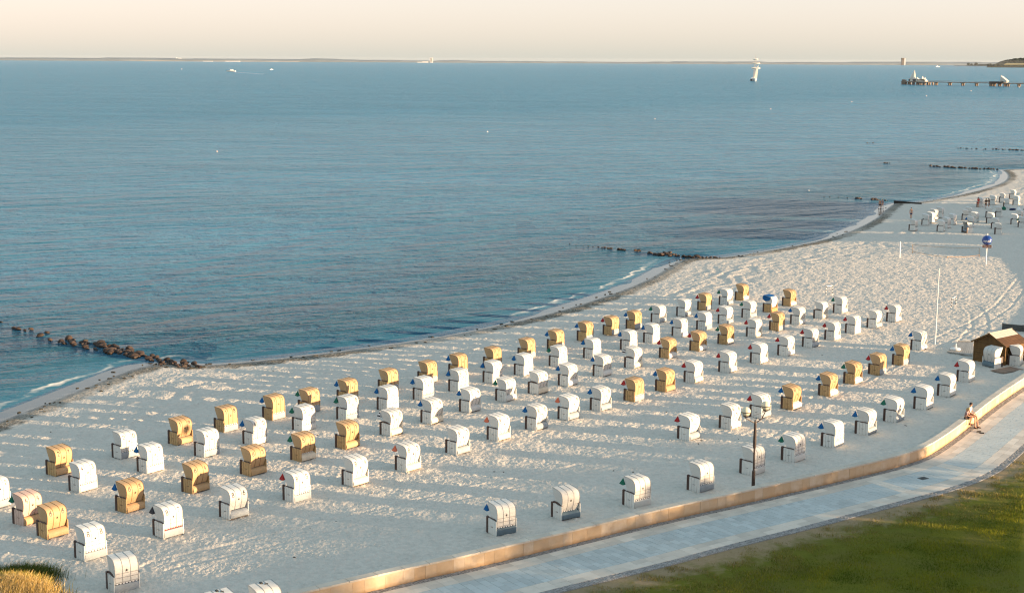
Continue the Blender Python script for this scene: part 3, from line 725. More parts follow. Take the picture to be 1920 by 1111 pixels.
BK = '''22 g e n -15.5 956 19.5 945.3 n
21 t t n 105.2 893 138 884 n
20 g e n 227.1 860.8 259.8 853.2 n
19 t t n 332.9 834.9 364.4 826.8 n
18 t e n 419.5 810.9 446.9 803.8 n
17 t e b 510.8 788.4 536.6 780.5 n
16 t e g 577 775.5 603 767.9 n
15 t e b 649.5 756 674.3 749 n
14 t e n 726.5 735.8 749.6 729.1 n
13 t e n 800.5 719.5 822.8 713 n
12 t e b 858.5 705 879 699 n
11 t e n 923.5 691.2 943 685 n
10 t e n 988 673.5 1006.6 667 n
9 t e b 1042.5 656.5 1060.5 651 n
8 t e b 1098.5 639.8 1114.5 634.5 n
7 t e r 1146.4 628.6 1162.5 624.3 n
6 t e b 1189.6 617.6 1204.6 613.2 n
5 p e g 1236.5 605.8 1250.4 601.4 n
4 p e n 1284 593.6 1298 589.1 n
3 t e r 1323 582.4 1336.5 578.2 n
2 p e g 1363.2 572.5 1375.8 568.6 n
1 t s n 1393.5 563.8 1404.6 560.3 n
44 k t g 45.2 986.3 79.5 976 n
43 g w n 149.2 923.5 184.1 912.9 n
42 g w b 275.6 887.8 309.3 879 n
41 g e n 383.3 857.6 414.7 848.8 n
40 g w b 474.3 835.2 502.2 827.5 n
39 g w g 566.9 809.2 593.6 801.8 n
38 g e g 649.7 789.3 675.9 781.8 n
37 g w b 725.9 770 748.5 763.3 n
36 g e b 792.6 751.5 815.3 745.2 n
35 g w b 859.3 735.4 880.5 729.4 n
34 g w b 923.6 719.1 944 712.8 n
33 g w b 982 704.5 1001 698.7 n
32 g w g 1046.9 688.4 1066 682.7 n
31 g w b 1111.2 673.3 1129 667.7 n
30 g w b 1180 657 1198 651 n
29 g w b 1223 643.7 1240.6 637.9 n
28 g w b 1276.5 632.6 1292 627.5 n
27 g e b 1322.3 619.8 1337 615 n
26 p e r 1362.3 608.4 1376.3 604.1 n
25 p e g 1406.7 596.8 1419.6 592.9 n
24 b o u 1446.1 586.2 1459.1 582.5 n
23 t s n 1481.8 574.6 1494.9 570.8 n
66 t t n 89.3 1011 129.1 1000.1 n
65 t t b 236.9 962.5 275.5 951 n
64 t t n 360.8 925.9 396 915.5 n
63 t t n 469.8 893.1 503 883.9 n
52 t s g 564.6 866.2 594 857.9 n
51 t t n 648.4 842.6 676.9 834.4 n
60 p s k 732.2 817.9 757.4 810.4 o
59 p s b 808.4 795.4 832 788.8 n
58 p w b 880.8 773.9 902.4 767.4 n
57 p w g 948.1 753.6 970 747 n
56 p s n 1009 739.4 1029.5 733.3 o
55 p w b 1065.2 724.7 1085.2 718.7 n
54 p w b 1130.2 706.5 1149 700.4 n
53 p s k 1188.8 691.0 1207 685.2 o
52 t w r 1253.6 672.9 1271 667.6 n
51 t w r 1310.5 659 1327.3 654 n
50 t w g 1362.8 646.3 1379.1 641.3 n
49 p s r 1416.3 633.2 1431.5 628.2 n
48 t e r 1459.2 620.9 1473.5 616.3 n
47 p w b 1498.2 609.1 1512.7 604.6 n
46 p s n 1541.7 598.4 1555 593.8 o
45 p w g 1578.2 587.9 1590.6 583.8 n
88 g e n 159 1052.2 202.7 1040.9 n
87 g e x 306.7 1009.6 347 998.8 n
86 p e n 431.2 974.1 467.5 964.9 n
85 g e r 550.8 942.5 585.2 933.1 n
84 p s n 661.6 912.4 693.5 903.6 n
83 p s c 761.5 885.3 791 877.1 n
82 p e n 856.3 853.3 882.5 845.4 n
81 p s c 933.7 827.4 958 820.2 n
80 p e b 1005.4 807.4 1028 800.6 n
79 p e c 1065.9 788.2 1088.2 781.8 n
78 p e b 1126.2 771.3 1147.9 764.8 n
77 t e r 1189.4 753.6 1209.4 747.2 n
76 t t b 1248 735.3 1267.5 729.3 n
75 p s r 1301.5 718.7 1320 712.8 n
74 p w r 1366.1 699.3 1383.5 693.5 n
73 p w r 1425.2 682.4 1441.5 676.9 n
72 p w r 1476.2 667.6 1492 662.1 n
71 p e r 1522.2 652.3 1537 647 n
70 p w r 1563.8 638.9 1578 633.8 n
69 g w r 1602.2 626.6 1616 621.6 n
68 p e n 1642.5 615.6 1655.5 610.9 n
67 p w r 1679 604.2 1691 599.9 n
97 p e r 1292.5 826.5 1314 819.3 n
96 p w n 1370.5 805.6 1390.5 798.6 n
95 p e r 1427 784.8 1447.5 778.2 n
94 t w b 1485.7 768.4 1504.2 762 n
93 t w b 1555.6 744 1572.3 738 n
92 t w g 1602.1 720.8 1618 715.1 n
91 t e r 1648.4 704 1663 698.6 n
90 t e b 1693 685.5 1706 680.4 n
89 p w b 1726.9 657.3 1738.5 652.3 n
. g e n 215 1113 262 1101.5 o
. g d b 930.8 1005 967.5 996.5 n
. p d n 1052.5 975.8 1089.5 967.8 o
. g w g 1188.8 952.5 1220.8 944.5 n
. g e n 1311.1 923.2 1340.5 914.8 n
. g w n 1410.6 891.2 1436.5 883 n
. g w g 1488.6 866.7 1513 858.5 n
. g w b 1563.6 839.5 1585 831.7 n
. p e b 1627.1 815.9 1645.5 808.3 n
. p e g 1680 792.5 1697.9 784.5 n
. p w b 1736.3 768.6 1752.1 760.9 n
. p w b 1780.2 744.2 1794.5 736.5 n
. p w r 1815.5 716.9 1829.5 710.5 n'''
ORD = ['first','second','third','fourth','fifth','sixth','seventh','eighth','ninth','tenth','eleventh','twelfth','thirteenth','fourteenth','fifteenth',
       'sixteenth','seventeenth','eighteenth','nineteenth','twentieth','twenty-first','twenty-second','twenty-third']
ROWN = {1: 'row nearest the sea', 2: 'second row from sea', 3: 'third row from sea', 4: 'fourth row from sea', 5: 'short row behind the lamp', 6: 'row along sea wall'}
COLN = {'g': 'white', 'p': 'white', 't': 'tan', 'k': 'rose pink', 'b': 'blue-draped white'}
SKN = {'e': 'grey', 's': 'cream', 'w': 'white', 't': 'tan', 'd': 'slate blue', 'o': 'orange', 'k': 'pink'}
rowc = {}; rows = [q.split() for q in BK.strip().split('\n')]
def rown(q, i):
    n = q[0]
    if n == '.': return 6
    n = int(n)
    if 89 <= n: return 5
    if 67 <= n <= 88: return 4
    if 45 <= n <= 66 and i > 43: return 3
    if 23 <= n <= 44: return 2
    return 1
per = {}
for i, q in enumerate(rows): per.setdefault(rown(q, i), []).append(q)
pos_all = []
for rn, lst in per.items():
    for k, q in enumerate(lst):
        num, kind, skirt, flag = q[:4]; kx, ky, rx, ry = map(float, q[4:8]); arms = q[8]
        K = gp(kx, ky); R = gp(rx, ry); d = R-K; ang_m = math.atan2(d.y, d.x)
        trend = {1: 50, 2: 51, 3: 51, 4: 49, 5: 49, 6: 46}[rn]
        if rn == 6: trend = 27+min(24, max(0, (k-1)*4.0)) if k else 33
        ang = 0.55*ang_m+0.45*rad(trend)
        c = (K+R)/2
        # keep the seen width: shift the centre so the basket stays on its own middle
        u_ = Vector((math.cos(ang), math.sin(ang), 0)); nrm = Vector((-u_.y, u_.x, 0))
        loc = K+u_*(BW/2)+nrm*(BD/2); loc = loc*0.6+(c+nrm*(BD/2))*0.4; loc.z = SAND_Z+ramp_z(loc.x, loc.y)-0.015
        flagw = {'b': 'blue', 'r': 'red', 'g': 'green', 'c': 'coral', 'k': 'striped'}.get(flag)
        o_ = ORD[k]; o2 = ORD[len(lst)-1-k]
        place = (o_+' from left') if k < len(lst)*0.6 else (o2+' from right')
        place = place.replace('first from left', 'leftmost').replace('first from right', 'rightmost') if place in ('first from left', 'first from right') else place
        if num == '.': lab = '%s star basket, %s panel%s, %s in %s' % (COLN[kind], SKN[skirt], ', '+flagw+' flag' if flagw else '', place, ROWN[rn])
        elif kind == 'b': lab = 'white basket draped in blue cloth over orange base, in second row from sea'
        else:
            lab = '%s basket %s %s, %s panel, %s in %s' % (COLN[kind], num[0], num[1:] or '', SKN[skirt], place, ROWN[rn])
            if len(num) == 1: lab = '%s basket%s, %s panel, %s in %s' % (COLN[kind], ' with '+flagw+' flag' if flagw else '', SKN[skirt], place, ROWN[rn])
        basket(num, kind, skirt, flag, arms, loc, ang, ' '.join(lab.split()), 'numbered beach baskets in rows on the sand')
        pos_all.append((num, loc, rn, q))

# the two by the hut: one turned its back to the wall side
K, R = gp(1839, 685), gp(1866.2, 690.3); ang = math.atan2(R.y-K.y, R.x-K.x); u_ = Vector((math.cos(ang), math.sin(ang), 0)); nrm = Vector((-u_.y, u_.x, 0))
l_ = (K+R)/2+nrm*BD/2; l_.z = SAND_Z+ramp_z(l_.x, l_.y)-.015
basket('.', 'p', 'd', 'n', 'n', l_, ang, 'white basket with slate blue panel parked in front of the brown wooden hut', 'baskets by the hut')
K = gp(1912, 685.6); ang = rad(60); u_ = Vector((math.cos(ang), math.sin(ang), 0)); nrm = Vector((-u_.y, u_.x, 0)); l_ = K+u_*BW/2+nrm*BD/2; l_.z = SAND_Z+ramp_z(l_.x, l_.y)-.015
basket('.', 'p', 'w', 'n', 'n', l_, ang, 'white basket standing right of the wooden hut at the picture edge', 'baskets by the hut')
for kx, ky, lb in ((484, 1176, 'white basket whose hood top shows at the bottom edge beside the wall'), (400, 1192, 'white basket of which a sliver shows at the bottom edge')):
    K = gp(kx, ky); ang = rad(38); u_ = Vector((math.cos(ang), math.sin(ang), 0)); nrm = Vector((-u_.y, u_.x, 0)); l_ = K+u_*BW/2+nrm*BD/2; l_.z = SAND_Z+ramp_z(l_.x, l_.y)-.015
    bq = basket('.', 'p', 'w', 'n', 'n', l_, ang, lb, 'baskets cut by the bottom edge')
    build('latch', MB().box((0, BD/2-.12, 1.66), (.10,.16,.05)).box((.16, BD/2-.30, 1.64), (.16,.05,.03)), BLACK, bq)

# far group of white baskets
FAR = [(1718.7,431.4,'n','front basket nearest the sea, alone at the left of the far group'),(1741.2,421,'n','second basket from left in the far group, before another'),
 (1750.5,416.8,'n','basket half hidden behind the second one of the far group'),(1757,411,'n','sunlit basket at the back left of the far group'),(1768,407,'n','rearmost basket of the left cluster in the far group'),
 (1770.5,433,'n','nearest basket of the middle left pair, boards facing the camera'),(1780,427.5,'n','middle basket of the left centre cluster, partly hidden'),(1791,420.5,'n','right basket of the left centre cluster with dark arm'),
 (1815,411.8,'n','basket with dark arm at left of the centre cluster'),(1822,407,'n','sunlit basket just behind the left one of the centre cluster'),(1833,416.8,'n','basket right of the centre cluster with a towel'),
 (1825.5,425.5,'b','basket with blue cloth behind the nearest of centre cluster'),(1819.5,436.2,'d','nearest centre basket showing its dark open front'),(1843,387.5,'n','sunlit basket beside the person in red'),
 (1867,383.5,'n','sunlit basket right of the dark dressed couple'),(1884,378.5,'n','small basket at the back of the far group, half lit'),(1892,390,'n','basket left of the heap of beach gear'),
 (1904,372,'n','rearmost basket of the far group near the right edge'),(1911,384,'n','sunlit basket behind the heap of beach gear'),(1859.5,407,'n','basket below the couple with bright edge'),
 (1877.5,406.6,'n','sunlit basket right of the one below the couple'),(1863,418,'n','basket in the middle of the right cluster, dark trimmed'),(1872,428,'n','second nearest basket of the right cluster'),
 (1877.5,438,'n','nearest basket of the right cluster, boards toward camera'),(1908,419.5,'n','basket at the right with white boards facing camera'),(1917,411,'n','basket at the right edge behind another one'),
 (1921.5,425,'g','basket cut by the right picture edge with a green cloth')]
def farlab(l):
    pre, rest = l.split('basket', 1); pre = pre.replace('small', '').strip()
    return ' '.join((('small white basket, '+pre+' one'+rest) if pre else 'small white basket'+rest).split())
for i, (x, y, f_, lab) in enumerate(FAR):
    p = gp(x, y); a = rad(56+9*math.sin(i*1.7)+(8 if x > 1800 else 0))
    u_ = Vector((math.cos(a), math.sin(a), 0)); nrm = Vector((-u_.y, u_.x, 0)); l_ = p-u_*0.1+nrm*BD/2; l_.z = SAND_Z-.02
    basket('.', 'p', 'w', f_ if f_ in 'bg' else 'n', 'n', l_, a+(rad(35) if f_ == 'd' else 0), farlab(lab), 'white baskets of the far group', far=True)

# ------------------------------------------------------------------ lamp on the wall side
def ground_top(px, py, py_top, z=None):
    """height that reaches the upper pixel from a foot point"""
    p = gp(px, py, z); d = (p-Vector((0,0,CAM_H))).dot(fwd); return (py-py_top)/FPX*d/math.cos(PITCH+math.atan((py-555)/FPX))
WHITEM = varied('white_painted_metal', (0.72,0.71,0.68), 0.45, 0.4, 0.1)
GLASSW = varied('opal_lamp_glass', (0.66,0.58,0.42), 0.25, 0.5, 0.05, bstr=0)
IRB = varied('brown_iron', (0.040,0.022,0.016), 0.5, 0.5, 0.3, 6)
lp = gp(1412, 916.5); H = 4.05
lt = thing('street_lamp', 'tall dark brown street lamp with two cream globes behind the sea wall', 'street lamp', (lp.x, lp.y, lp.z-.05), rad(24))
build('pole', MB().tube([(0,0,0),(0,0,H*.28),(0,0,H*.30),(0,0,H*.9),(0,0,H)], [.105,.095,.06,.055,.05], 12).lathe([(.09,H*.62),(.10,H*.70),(.075,H*.98),(.04,H*1.03)]), IRB, lt)
for sx, dz in ((-1, -0.12), (1, 0.10)):
    g = Vector((sx*0.66, 0, H+0.80+dz))
    build('arm', MB().tube([(0,0,H*.985), (sx*.20,0,H+.02), (sx*.45,0,H+.18), (sx*.62,0,H+.38+dz), (g.x,0,g.z-.36), (g.x,0,g.z-.25)], .030, 8), IRB, lt)
    mb = MB(); mb.smooth = True
    mb.lathe([(0.005,-.27)]+[(.27*math.cos(a), .27*math.sin(a)) for a in np.linspace(-1.45,1.45,13)]+[(0.005,.27)], g, 20); gl = build('lamp_globe', mb, GLASSW, lt)
    build('globe_ring', MB().lathe([(.272,-.04),(.290,-.02),(.272,0.0)], g, 20).lathe([(.05,-.34),(.13,-.30),(.17,-.26),(.05,-.25)], g, 12), IRB, gl)
    for k in range(4):
        a = k*PI/2+.4; build('globe_rib', MB().tube([(g.x+.31*math.cos(a), .31*math.sin(a), g.z-.02), (g.x+.25*math.cos(a), .25*math.sin(a), g.z-.19), (g.x+.13*math.cos(a), .13*math.sin(a), g.z-.29)], .010, 5), IRB, gl)
build('tie_rod', MB().tube([(-.64,0,H+.30), (.64,0,H+.55)], .010, 5), IRB, lt)

def pole(px, py, pyt, r, label, name='pole', cat='pole', m=WHITEM):
    p = gp(px, py); h = ground_top(px, py, pyt)
    return tag(build(name, MB().tube([(0,0,-.1),(0,0,h*.33),(0,0,h)], [r,r*.95,r*.6], 8), m, loc=(p.x, p.y, p.z)), label, cat)
pole(1752.5, 656, 505, .06, 'tall thin white pole on the sand left of the wooden hut')
pole(1686.5, 482.5, 453, .10, 'short white post on the sand at the left end of the orange cord', 'post', 'post')

# two small striped goals
for px, py, a, dxp, lab in ((1548.5, 553.5, 1.0, 12, 'small striped goal standing on bright sand left of the tall white pole'), (1784, 577.5, 1.0, 8, 'small striped goal on the sand right of the tall white pole')):
    p = gp(px, py); q = gp(px+dxp, py-1.2 if dxp == 12 else py-4.5); d = q-p
    t_ = thing('small_goal', lab, 'goal', (p.x, p.y, p.z), 0, 'striped beach goals'); h = 0.98
    for e in (Vector((0,0,0)), d):
        bk = MB(); wh = MB()
        for k in range(6): (bk if k % 2 else wh).tube([(e.x, e.y, h*k/6), (e.x, e.y, h*(k+1)/6)], .042, 8)
        pp = build('goal_post', wh, WHITEM, t_); build('black_band', bk, BLACK, pp)
    build('crossbar', MB().tube([(0,0,h), (d.x, d.y, h)], .035, 8), WHITEM, t_)

# cord court
CORD = varied('orange_cord', (0.42,0.23,0.09), 0.8, 0.2)
c4 = [gp(1711, 461.5), gp(1836, 468), gp(1836, 481), gp(1776, 484.5), gp(1711, 474)]
mb = MB(); L4 = c4+[c4[0]]
for a, b in zip(L4[:-1], L4[1:]):
    sag = (b-a).length > 3
    mb.tube([a.lerp(b, k/6)+Vector((0, 0, .20-(.10*math.sin(PI*k/6) if sag else 0))) for k in range(7)], .022, 5)
for p in c4: mb.tube([(p.x, p.y, p.z-.1), (p.x, p.y, p.z+.25)], .03, 6)
tag(build('court_cord', mb, CORD), 'orange cord marking a play court on the sand beside the blue globe sign', 'cord')

# blue ball sign
p = gp(1848, 496); H2 = ground_top(1848, 496, 462)
SBLUE = varied('sign_blue', (0.008,0.045,0.22), 0.3, 0.5, 0.1, bstr=0); SBRN = varied('sign_brown', (0.30,0.085,0.02), 0.6)
sg = thing('globe_sign', 'round blue advertising globe with white lettering on a white post', 'sign', (p.x, p.y, p.z), 0)
build('post', MB().tube([(0,0,-.1),(0,0,H2)], .085, 10).tube([(0,0,H2+1.25),(0,0,H2+1.62)], .08, 8), WHITEM, sg)
ft = math.atan2(-p.x, -p.y) # bearing back to the viewer's side of the beach
gc = Vector((0, 0, H2+.78)); GR = .60
mb = MB(); mb.smooth = True; mb.lathe([(0.01,-GR)]+[(GR*math.cos(a), GR*math.sin(a)) for a in np.linspace(-1.5,1.5,19)]+[(0.01,GR)], gc, 32); gb = build('globe', mb, SBLUE, sg)
def flat_text(txt, size):
    cu = bpy.data.curves.new('lettering', 'FONT'); cu.body = txt; cu.size = size; cu.align_x = 'CENTER'; cu.align_y = 'CENTER'; cu.offset = 0.006; cu.extrude = 0
    o = bpy.data.objects.new('tmp', cu); SC.collection.objects.link(o); bpy.context.view_layer.update()
    me = bpy.data.meshes.new_from_object(o.evaluated_get(bpy.context.evaluated_depsgraph_get())); bpy.data.objects.remove(o); bpy.data.curves.remove(cu)
    return me
fd = math.atan2(-p.x, -p.y)
me = flat_text('NIVEA', .36)
bm = bmesh.new(); bm.from_mesh(me); bmesh.ops.triangulate(bm, faces=bm.faces); bmesh.ops.subdivide_edges(bm, edges=[e for e in bm.edges if e.calc_length() > .06], cuts=2)
for v_ in bm.verts:                                       # wrap the word on the globe, facing the promenade
    a = v_.co.x/GR*1.0; e = (v_.co.y-.06)/GR-.08; az = math.atan2(-1, -0.33)+a+.12; R_ = GR+.012
    v_.co = gc+Vector((R_*math.cos(e)*math.cos(az), R_*math.cos(e)*math.sin(az), R_*math.sin(e)))
bm.to_mesh(me); bm.free(); link('lettering', me, WHITEM, gb)
pr_ = build('name_board', MB().box((0,0,0), (1.05,.10,.34)), SBRN, sg, loc=(0, -.10, H2+.02), rz=rad(-18))
link('board_lettering', flat_text('BEACH BALL', .15), WHITEM, pr_, loc=(0, -.056, 0)).rotation_euler.x = rad(90)
build('board_end', MB().box((.58,0,0), (.10,.12,.34)), WHITEM, pr_)

# ------------------------------------------------------------------ hut, deck, parasol base, panel
WOOD = varied('brown_plank', (0.15,0.082,0.028), 0.7, 0.25, 0.35, 3.0, 40, 0.3, 0.006, per_obj=0.25)
ROOF = varied('roof_shingle', (0.10,0.05,0.022), 0.75, 0.25, 0.35, 4.0, 30, 0.4, 0.01, per_obj=0.3)
ROOFW = varied('roof_pale_strip', (0.42,0.38,0.32), 0.6, 0.3, 0.1); GREYW = varied('weathered_grey_wood', (0.085,0.090,0.085), 0.85, 0.2, 0.3, 3, 40, 0.3, 0.006, per_obj=0.3)
A_ = gp(1825.5, 675.5); B_ = gp(1883, 684.5); ax = (B_-A_); HWd = ax.length; ang = math.atan2(ax.y, ax.x); HL = 2.9
hut = thing('beach_hut', 'small brown wooden hut with pitched roof on the sand beside the sea wall', 'hut', (A_.x, A_.y, A_.z), ang)
eh = 1.72; rh = 2.45
for side in ('front', 'back'):
    y = 0 if side == 'front' else HL
    n = 14
    for k in range(n):
        z0 = k*rh/n; z1 = z0+rh/n-.012; zc = (z0+z1)/2
        k2 = 1 if zc < eh else max(0.03, 1-(zc-eh)/(rh-eh)); build('plank', MB().box((HWd/2, y, zc), (HWd*k2, .05, z1-z0)), WOOD, hut)
for side, x in (('left', .03), ('right', HWd-.03)):
    n = 10
    for k in range(n): build('plank', MB().box((x, HL/2, (k+.5)*eh/n), (.045, HL-.06, eh/n-.012)), WOOD, hut)
for x, y in ((0,0),(HWd,0),(0,HL),(HWd,HL)): build('corner_post', MB().box((x, y, eh/2), (.10,.10,eh)), WOOD, hut)
wn = build('window', MB().box((HWd+.01, HL*.62, 1.05), (.05,.75,.75)), WHITEM, hut); build('pane', MB().box((HWd+.03, HL*.62, 1.05), (.03,.62,.62)), DARKIN, wn)
for sx in (-1, 1):
    half = HWd/2+.18; sl_ = math.atan2(rh-eh+.05, HWd/2); nrow = 7; Lr = math.hypot(half, half*math.tan(sl_))
    for r_ in range(nrow):
        for c_ in range(4):
            u0 = r_/nrow; um = (r_+.5)/nrow; yy = -.22+(HL+.44)*(c_+.5)/4
            x = HWd/2+sx*half*um; z = rh+.10-half*um*math.tan(sl_)+.012*(nrow-r_)*0
            pale = (r_ < 3 and sx > 0) or (r_ < 1 and sx < 0)
            build('shingle', MB().box((0,0,0), (Lr/nrow+.05, (HL+.44)/4-.008, .022), ry=sx*(sl_+.05)), ROOFW if pale else ROOF, hut, loc=(x, yy, z))
    build('roof_board', MB().box((HWd/2+sx*half/2, HL/2, rh+.055-half/2*math.tan(sl_)), (Lr, HL+.40, .03), ry=sx*sl_), WOOD, hut)
    for yy in (-.23, HL+.23): build('barge_board', MB().box((HWd/2+sx*half/2, yy, rh+.06-half/2*math.tan(sl_)), (Lr+.03, .035, .12), ry=sx*sl_), WOOD, hut)
build('ridge_cap', MB().box((HWd/2, HL/2, rh+.13), (.14, HL+.48, .04)), ROOFW, hut)

dk = thing('wooden_deck', 'low grey wooden deck on the sand left of the hut', 'deck', (0,0,0))
q4 = [gp(1775.5,658.5,.50), gp(1823,665.5,.50), gp(1825,641,.50), gp(1796,640,.50)]
for k in range(12):
    a0, a1 = k/12+.004, (k+1)/12-.004; c = [q4[0].lerp(q4[1], a0), q4[0].lerp(q4[1], a1), q4[3].lerp(q4[2], a1), q4[3].lerp(q4[2], a0)]
    build('deck_plank', MB().add([(q.x, q.y, z) for z in (.40,.51) for q in c], BOXF), varied_deck if 'varied_deck' in globals() else globals().setdefault('varied_deck', varied('deck_wood', (0.36,0.34,0.31), 0.8, 0.25, 0.15, 3, 40, .2, .005, per_obj=.15)), dk)
edge_ = MB()
for a, b in ((q4[2], q4[3]),): edge_.tube([a+Vector((0,0,.05)), b+Vector((0,0,.05))], .05, 6)
build('pale_edge_beam', edge_, ROOFW, dk)
p = gp(1791.5, 655.5, .51)
pb = thing('parasol_base', 'white round parasol base with short tube standing on the deck', 'parasol base', (p.x, p.y, .512))
mb = MB(); mb.smooth = True; build('foot', mb.lathe([(.02,0),(.40,0),(.44,.06),(.42,.15),(.30,.19),(.05,.20)], n=24), WHITEM, pb); build('tube', MB().tube([(0,0,.17),(0,0,.55)], .065, 10), WHITEM, pb)

a, b = gp(1878.5, 618.5), gp(1932, 622); d = b-a; ang = math.atan2(d.y, d.x); L = d.length+3
pn = thing('wooden_screen', 'weathered grey board screen on the sand behind the hut at right', 'fence', (a.x, a.y, a.z), ang)
for k in range(4): build('board', MB().box((L/2, 0, .09+k*.155), (L, .05, .145)), GREYW, pn)
for k in range(4): build('post', MB().box((k*L/3+(.05 if k == 0 else -.05 if k == 3 else 0), .05, .33), (.09,.07,.68)), GREYW, pn)

# flat boards on the sand by the hut
p = gp(1888, 694); tag(build('sand_mat', MB().box((0,0,0), (2.6,1.3,.03), rz=rad(35)), varied('brown_mat', (0.22,0.15,0.11), .9), loc=(p.x, p.y, p.z+.04)), 'brown mat lying on the sand in front of the hut', 'mat')

# ------------------------------------------------------------------ groynes
ROCKM = varied('boulder', (0.060,0.037,0.025), 0.7, 0.35, 0.55, 0.9, 5, 0.6, 0.05, per_obj=0.45, kind='Position')
def rock_mesh(seed):
    r = random.Random(seed); bm = bmesh.new(); bmesh.ops.create_icosphere(bm, subdivisions=2, radius=1)
    ds = [Vector((r.uniform(-1,1), r.uniform(-1,1), r.uniform(-1,1))).normalized() for _ in range(7)]; hs = [r.uniform(.55,.9) for _ in ds]
    for v_ in bm.verts:
        for d_, h_ in zip(ds, hs):
            k = v_.co.dot(d_)
            if k > h_: v_.co -= d_*(k-h_)
        v_.co.x *= 1.25; v_.co.z *= .72; v_.co *= 1+r.uniform(-.05, .05)
    me = bpy.data.meshes.new('rock'); bm.to_mesh(me); bm.free(); me.polygons.foreach_set('use_smooth', [True]*len(me.polygons)); me.set_sharp_from_angle(angle=rad(35)); return me
RM = [rock_mesh(s) for s in range(9)]
def groyne(label, pts, extra=0, jx=4, jy=2.0, sc=1.0):
    p0 = gp(*pts[0][:2], 0); g = thing('groyne', label, 'groyne', (p0.x, p0.y, 0)); r = random.Random(len(pts)*31+extra)
    allp = list(pts)
    for _ in range(extra):
        a = r.choice(pts); allp.append((a[0]+r.uniform(-jx, jx), a[1]+r.uniform(-jy, jy), a[2]*r.uniform(.35,.75)))
    for x, y, rr in allp:
        p = gp(x, y, .05); dist = (p-Vector((0,0,CAM_H))).length; R_ = rr*dist/FPX*1.05*sc
        o = link('rock', r.choice(RM), ROCKM, g); o.location = (p.x-p0.x, p.y-p0.y, R_*.26+r.uniform(0,.06)); o.scale = (R_, R_, R_*r.uniform(.8,1.1)); o.rotation_euler = (r.uniform(-.3,.3), r.uniform(-.3,.3), r.uniform(0,6.28))
G1 = [(2,603,3),(26,615,4),(34,617,5),(47,619,3),(58,617,4),(71,630,3),(76,629,5),(88,623,4),(94,637,4),(110,641,3),(117,641,6),(129,635,7),(137,638,4),(136,644,6),(152,642,4),(160,641,6),(160,650,6),(178,653,3),(180,645,5),(187,645,9),(194,647,6),(198,658,6),(205,658,9),(212,656,6),(206,649,5),(217,649,6),(222,659,7),(229,655,4),(236,664,5),(243,654,8),(240,660,6),(250,668,8),(257,665,6),(262,663,7),(248,663,5),(272,667,4),(279,672,6),(286,667,5),(293,670,5),(299,675,4),(301,678,4),(313,674,6),(321,677,5),(327,680,4),(333,685,5),(345,679,7),(345,687,5),(355,686,4),(363,681,5),(370,687,4),(376,688,4),(300,683,3),(306,679,4)]
groyne('boulder groyne running into the water at the lower left shore', G1+[(g_[0]+3, g_[1]+3, g_[2]*.7) for g_ in G1 if g_[0] > 110], 110)
groyne('low dark boulder groyne at the middle of the beach', [(1068,457,.9),(1080,458.5,1.1),(1094,460,1),(1103,461,1.3),(1112,462,1),(1122,463,1.6),(1129,464,2),(1134,464,3),(1140,466,3),(1145,466,3),(1160,468,4),(1165,468,3),(1170,469,3),(1192,470,4),(1197,470,4),(1217,474.5,4),(1221,475,3),(1228,477,4),(1234,478,5),(1240,479,6),(1246,474,3),(1250,477,5),(1254,475,5),(1256,480,4),(1262,478,4),(1268,480,4),(1272,480,3),(1282,481,4),(1287,482,4),(1292,482,4),(1300,483,4),(1307,481,5),(1312,483,4),(1318,483,3),(1325,483,3),(1332,483,3),(1340,483,3),(1350,483,2),(1385,480,2),(1392,480,2)], 26, 5, 1.2)
groyne('short groyne of few rocks left of the two waders', [(1545,369,1.3),(1556,369,1),(1572,370,1.2),(1589,371,1.5),(1606,372,3),(1611,372,3),(1615,373,2),(1636,374,3),(1641,374,3.5),(1646,375,2),(1660,376,2)], 8, 5, .6)
groyne('thin line of rocks in front of the far bay', [(1745,311,2.4),(1751,312,2),(1757,312,2.4),(1762,313,1.5),(1772,313,3),(1777,313.5,3.2),(1785,314,3),(1791,315,2),(1800,314.5,2.8),(1804,315,2.5),(1810,315,2),(1818,316,2),(1824,316,3),(1830,316.5,3),(1838,317,2),(1846,317,2.4),(1853,317,2.8),(1858,317.5,2.5),(1863,317.5,2.2),(1870,318,2)], 16, 5, .5)
groyne('single low rocks beside the thin rock line in the bay', [(1659,306,2.4),(1664,306,1.6)], 3, 5, .5)
groyne('farthest dark rock line at the right edge of the water', [(1801,278,1.6),(1812,278.5,1.6),(1822,279,1.2),(1831,279,1.8),(1848,279.8,1.6),(1862,280,1.4),(1868,280,2.2),(1880,280.5,2),(1893,281,2.2),(1899,281,2),(1906,281.5,2.2),(1916,282,2)], 12, 6, .4)
groyne('two far small rocks in the bright water', [(1626,268.5,1.4),(1637,268,1.6),(1631,268.2,1)], 0)
TIMB = varied('tarred_timber', (0.030,0.022,0.017), 0.7, 0.3, 0.3, 3, 20, .3, .02, per_obj=.3)
g = thing('timber_groyne', 'low dark timber barrier at the waterline right of the waders', 'groyne', (0,0,0))
a, b = gp(1676, 378.5, .2), gp(1728, 381, .2)
for k in range(16):
    p = a.lerp(b, (k+.5)/16); build('timber_pile', MB().box((0,0,0), ((b-a).length/16*.92, .30, .48-.015*k)), TIMB, g, loc=(p.x, p.y, .20-.004*k), rz=math.atan2(b.y-a.y, b.x-a.x))
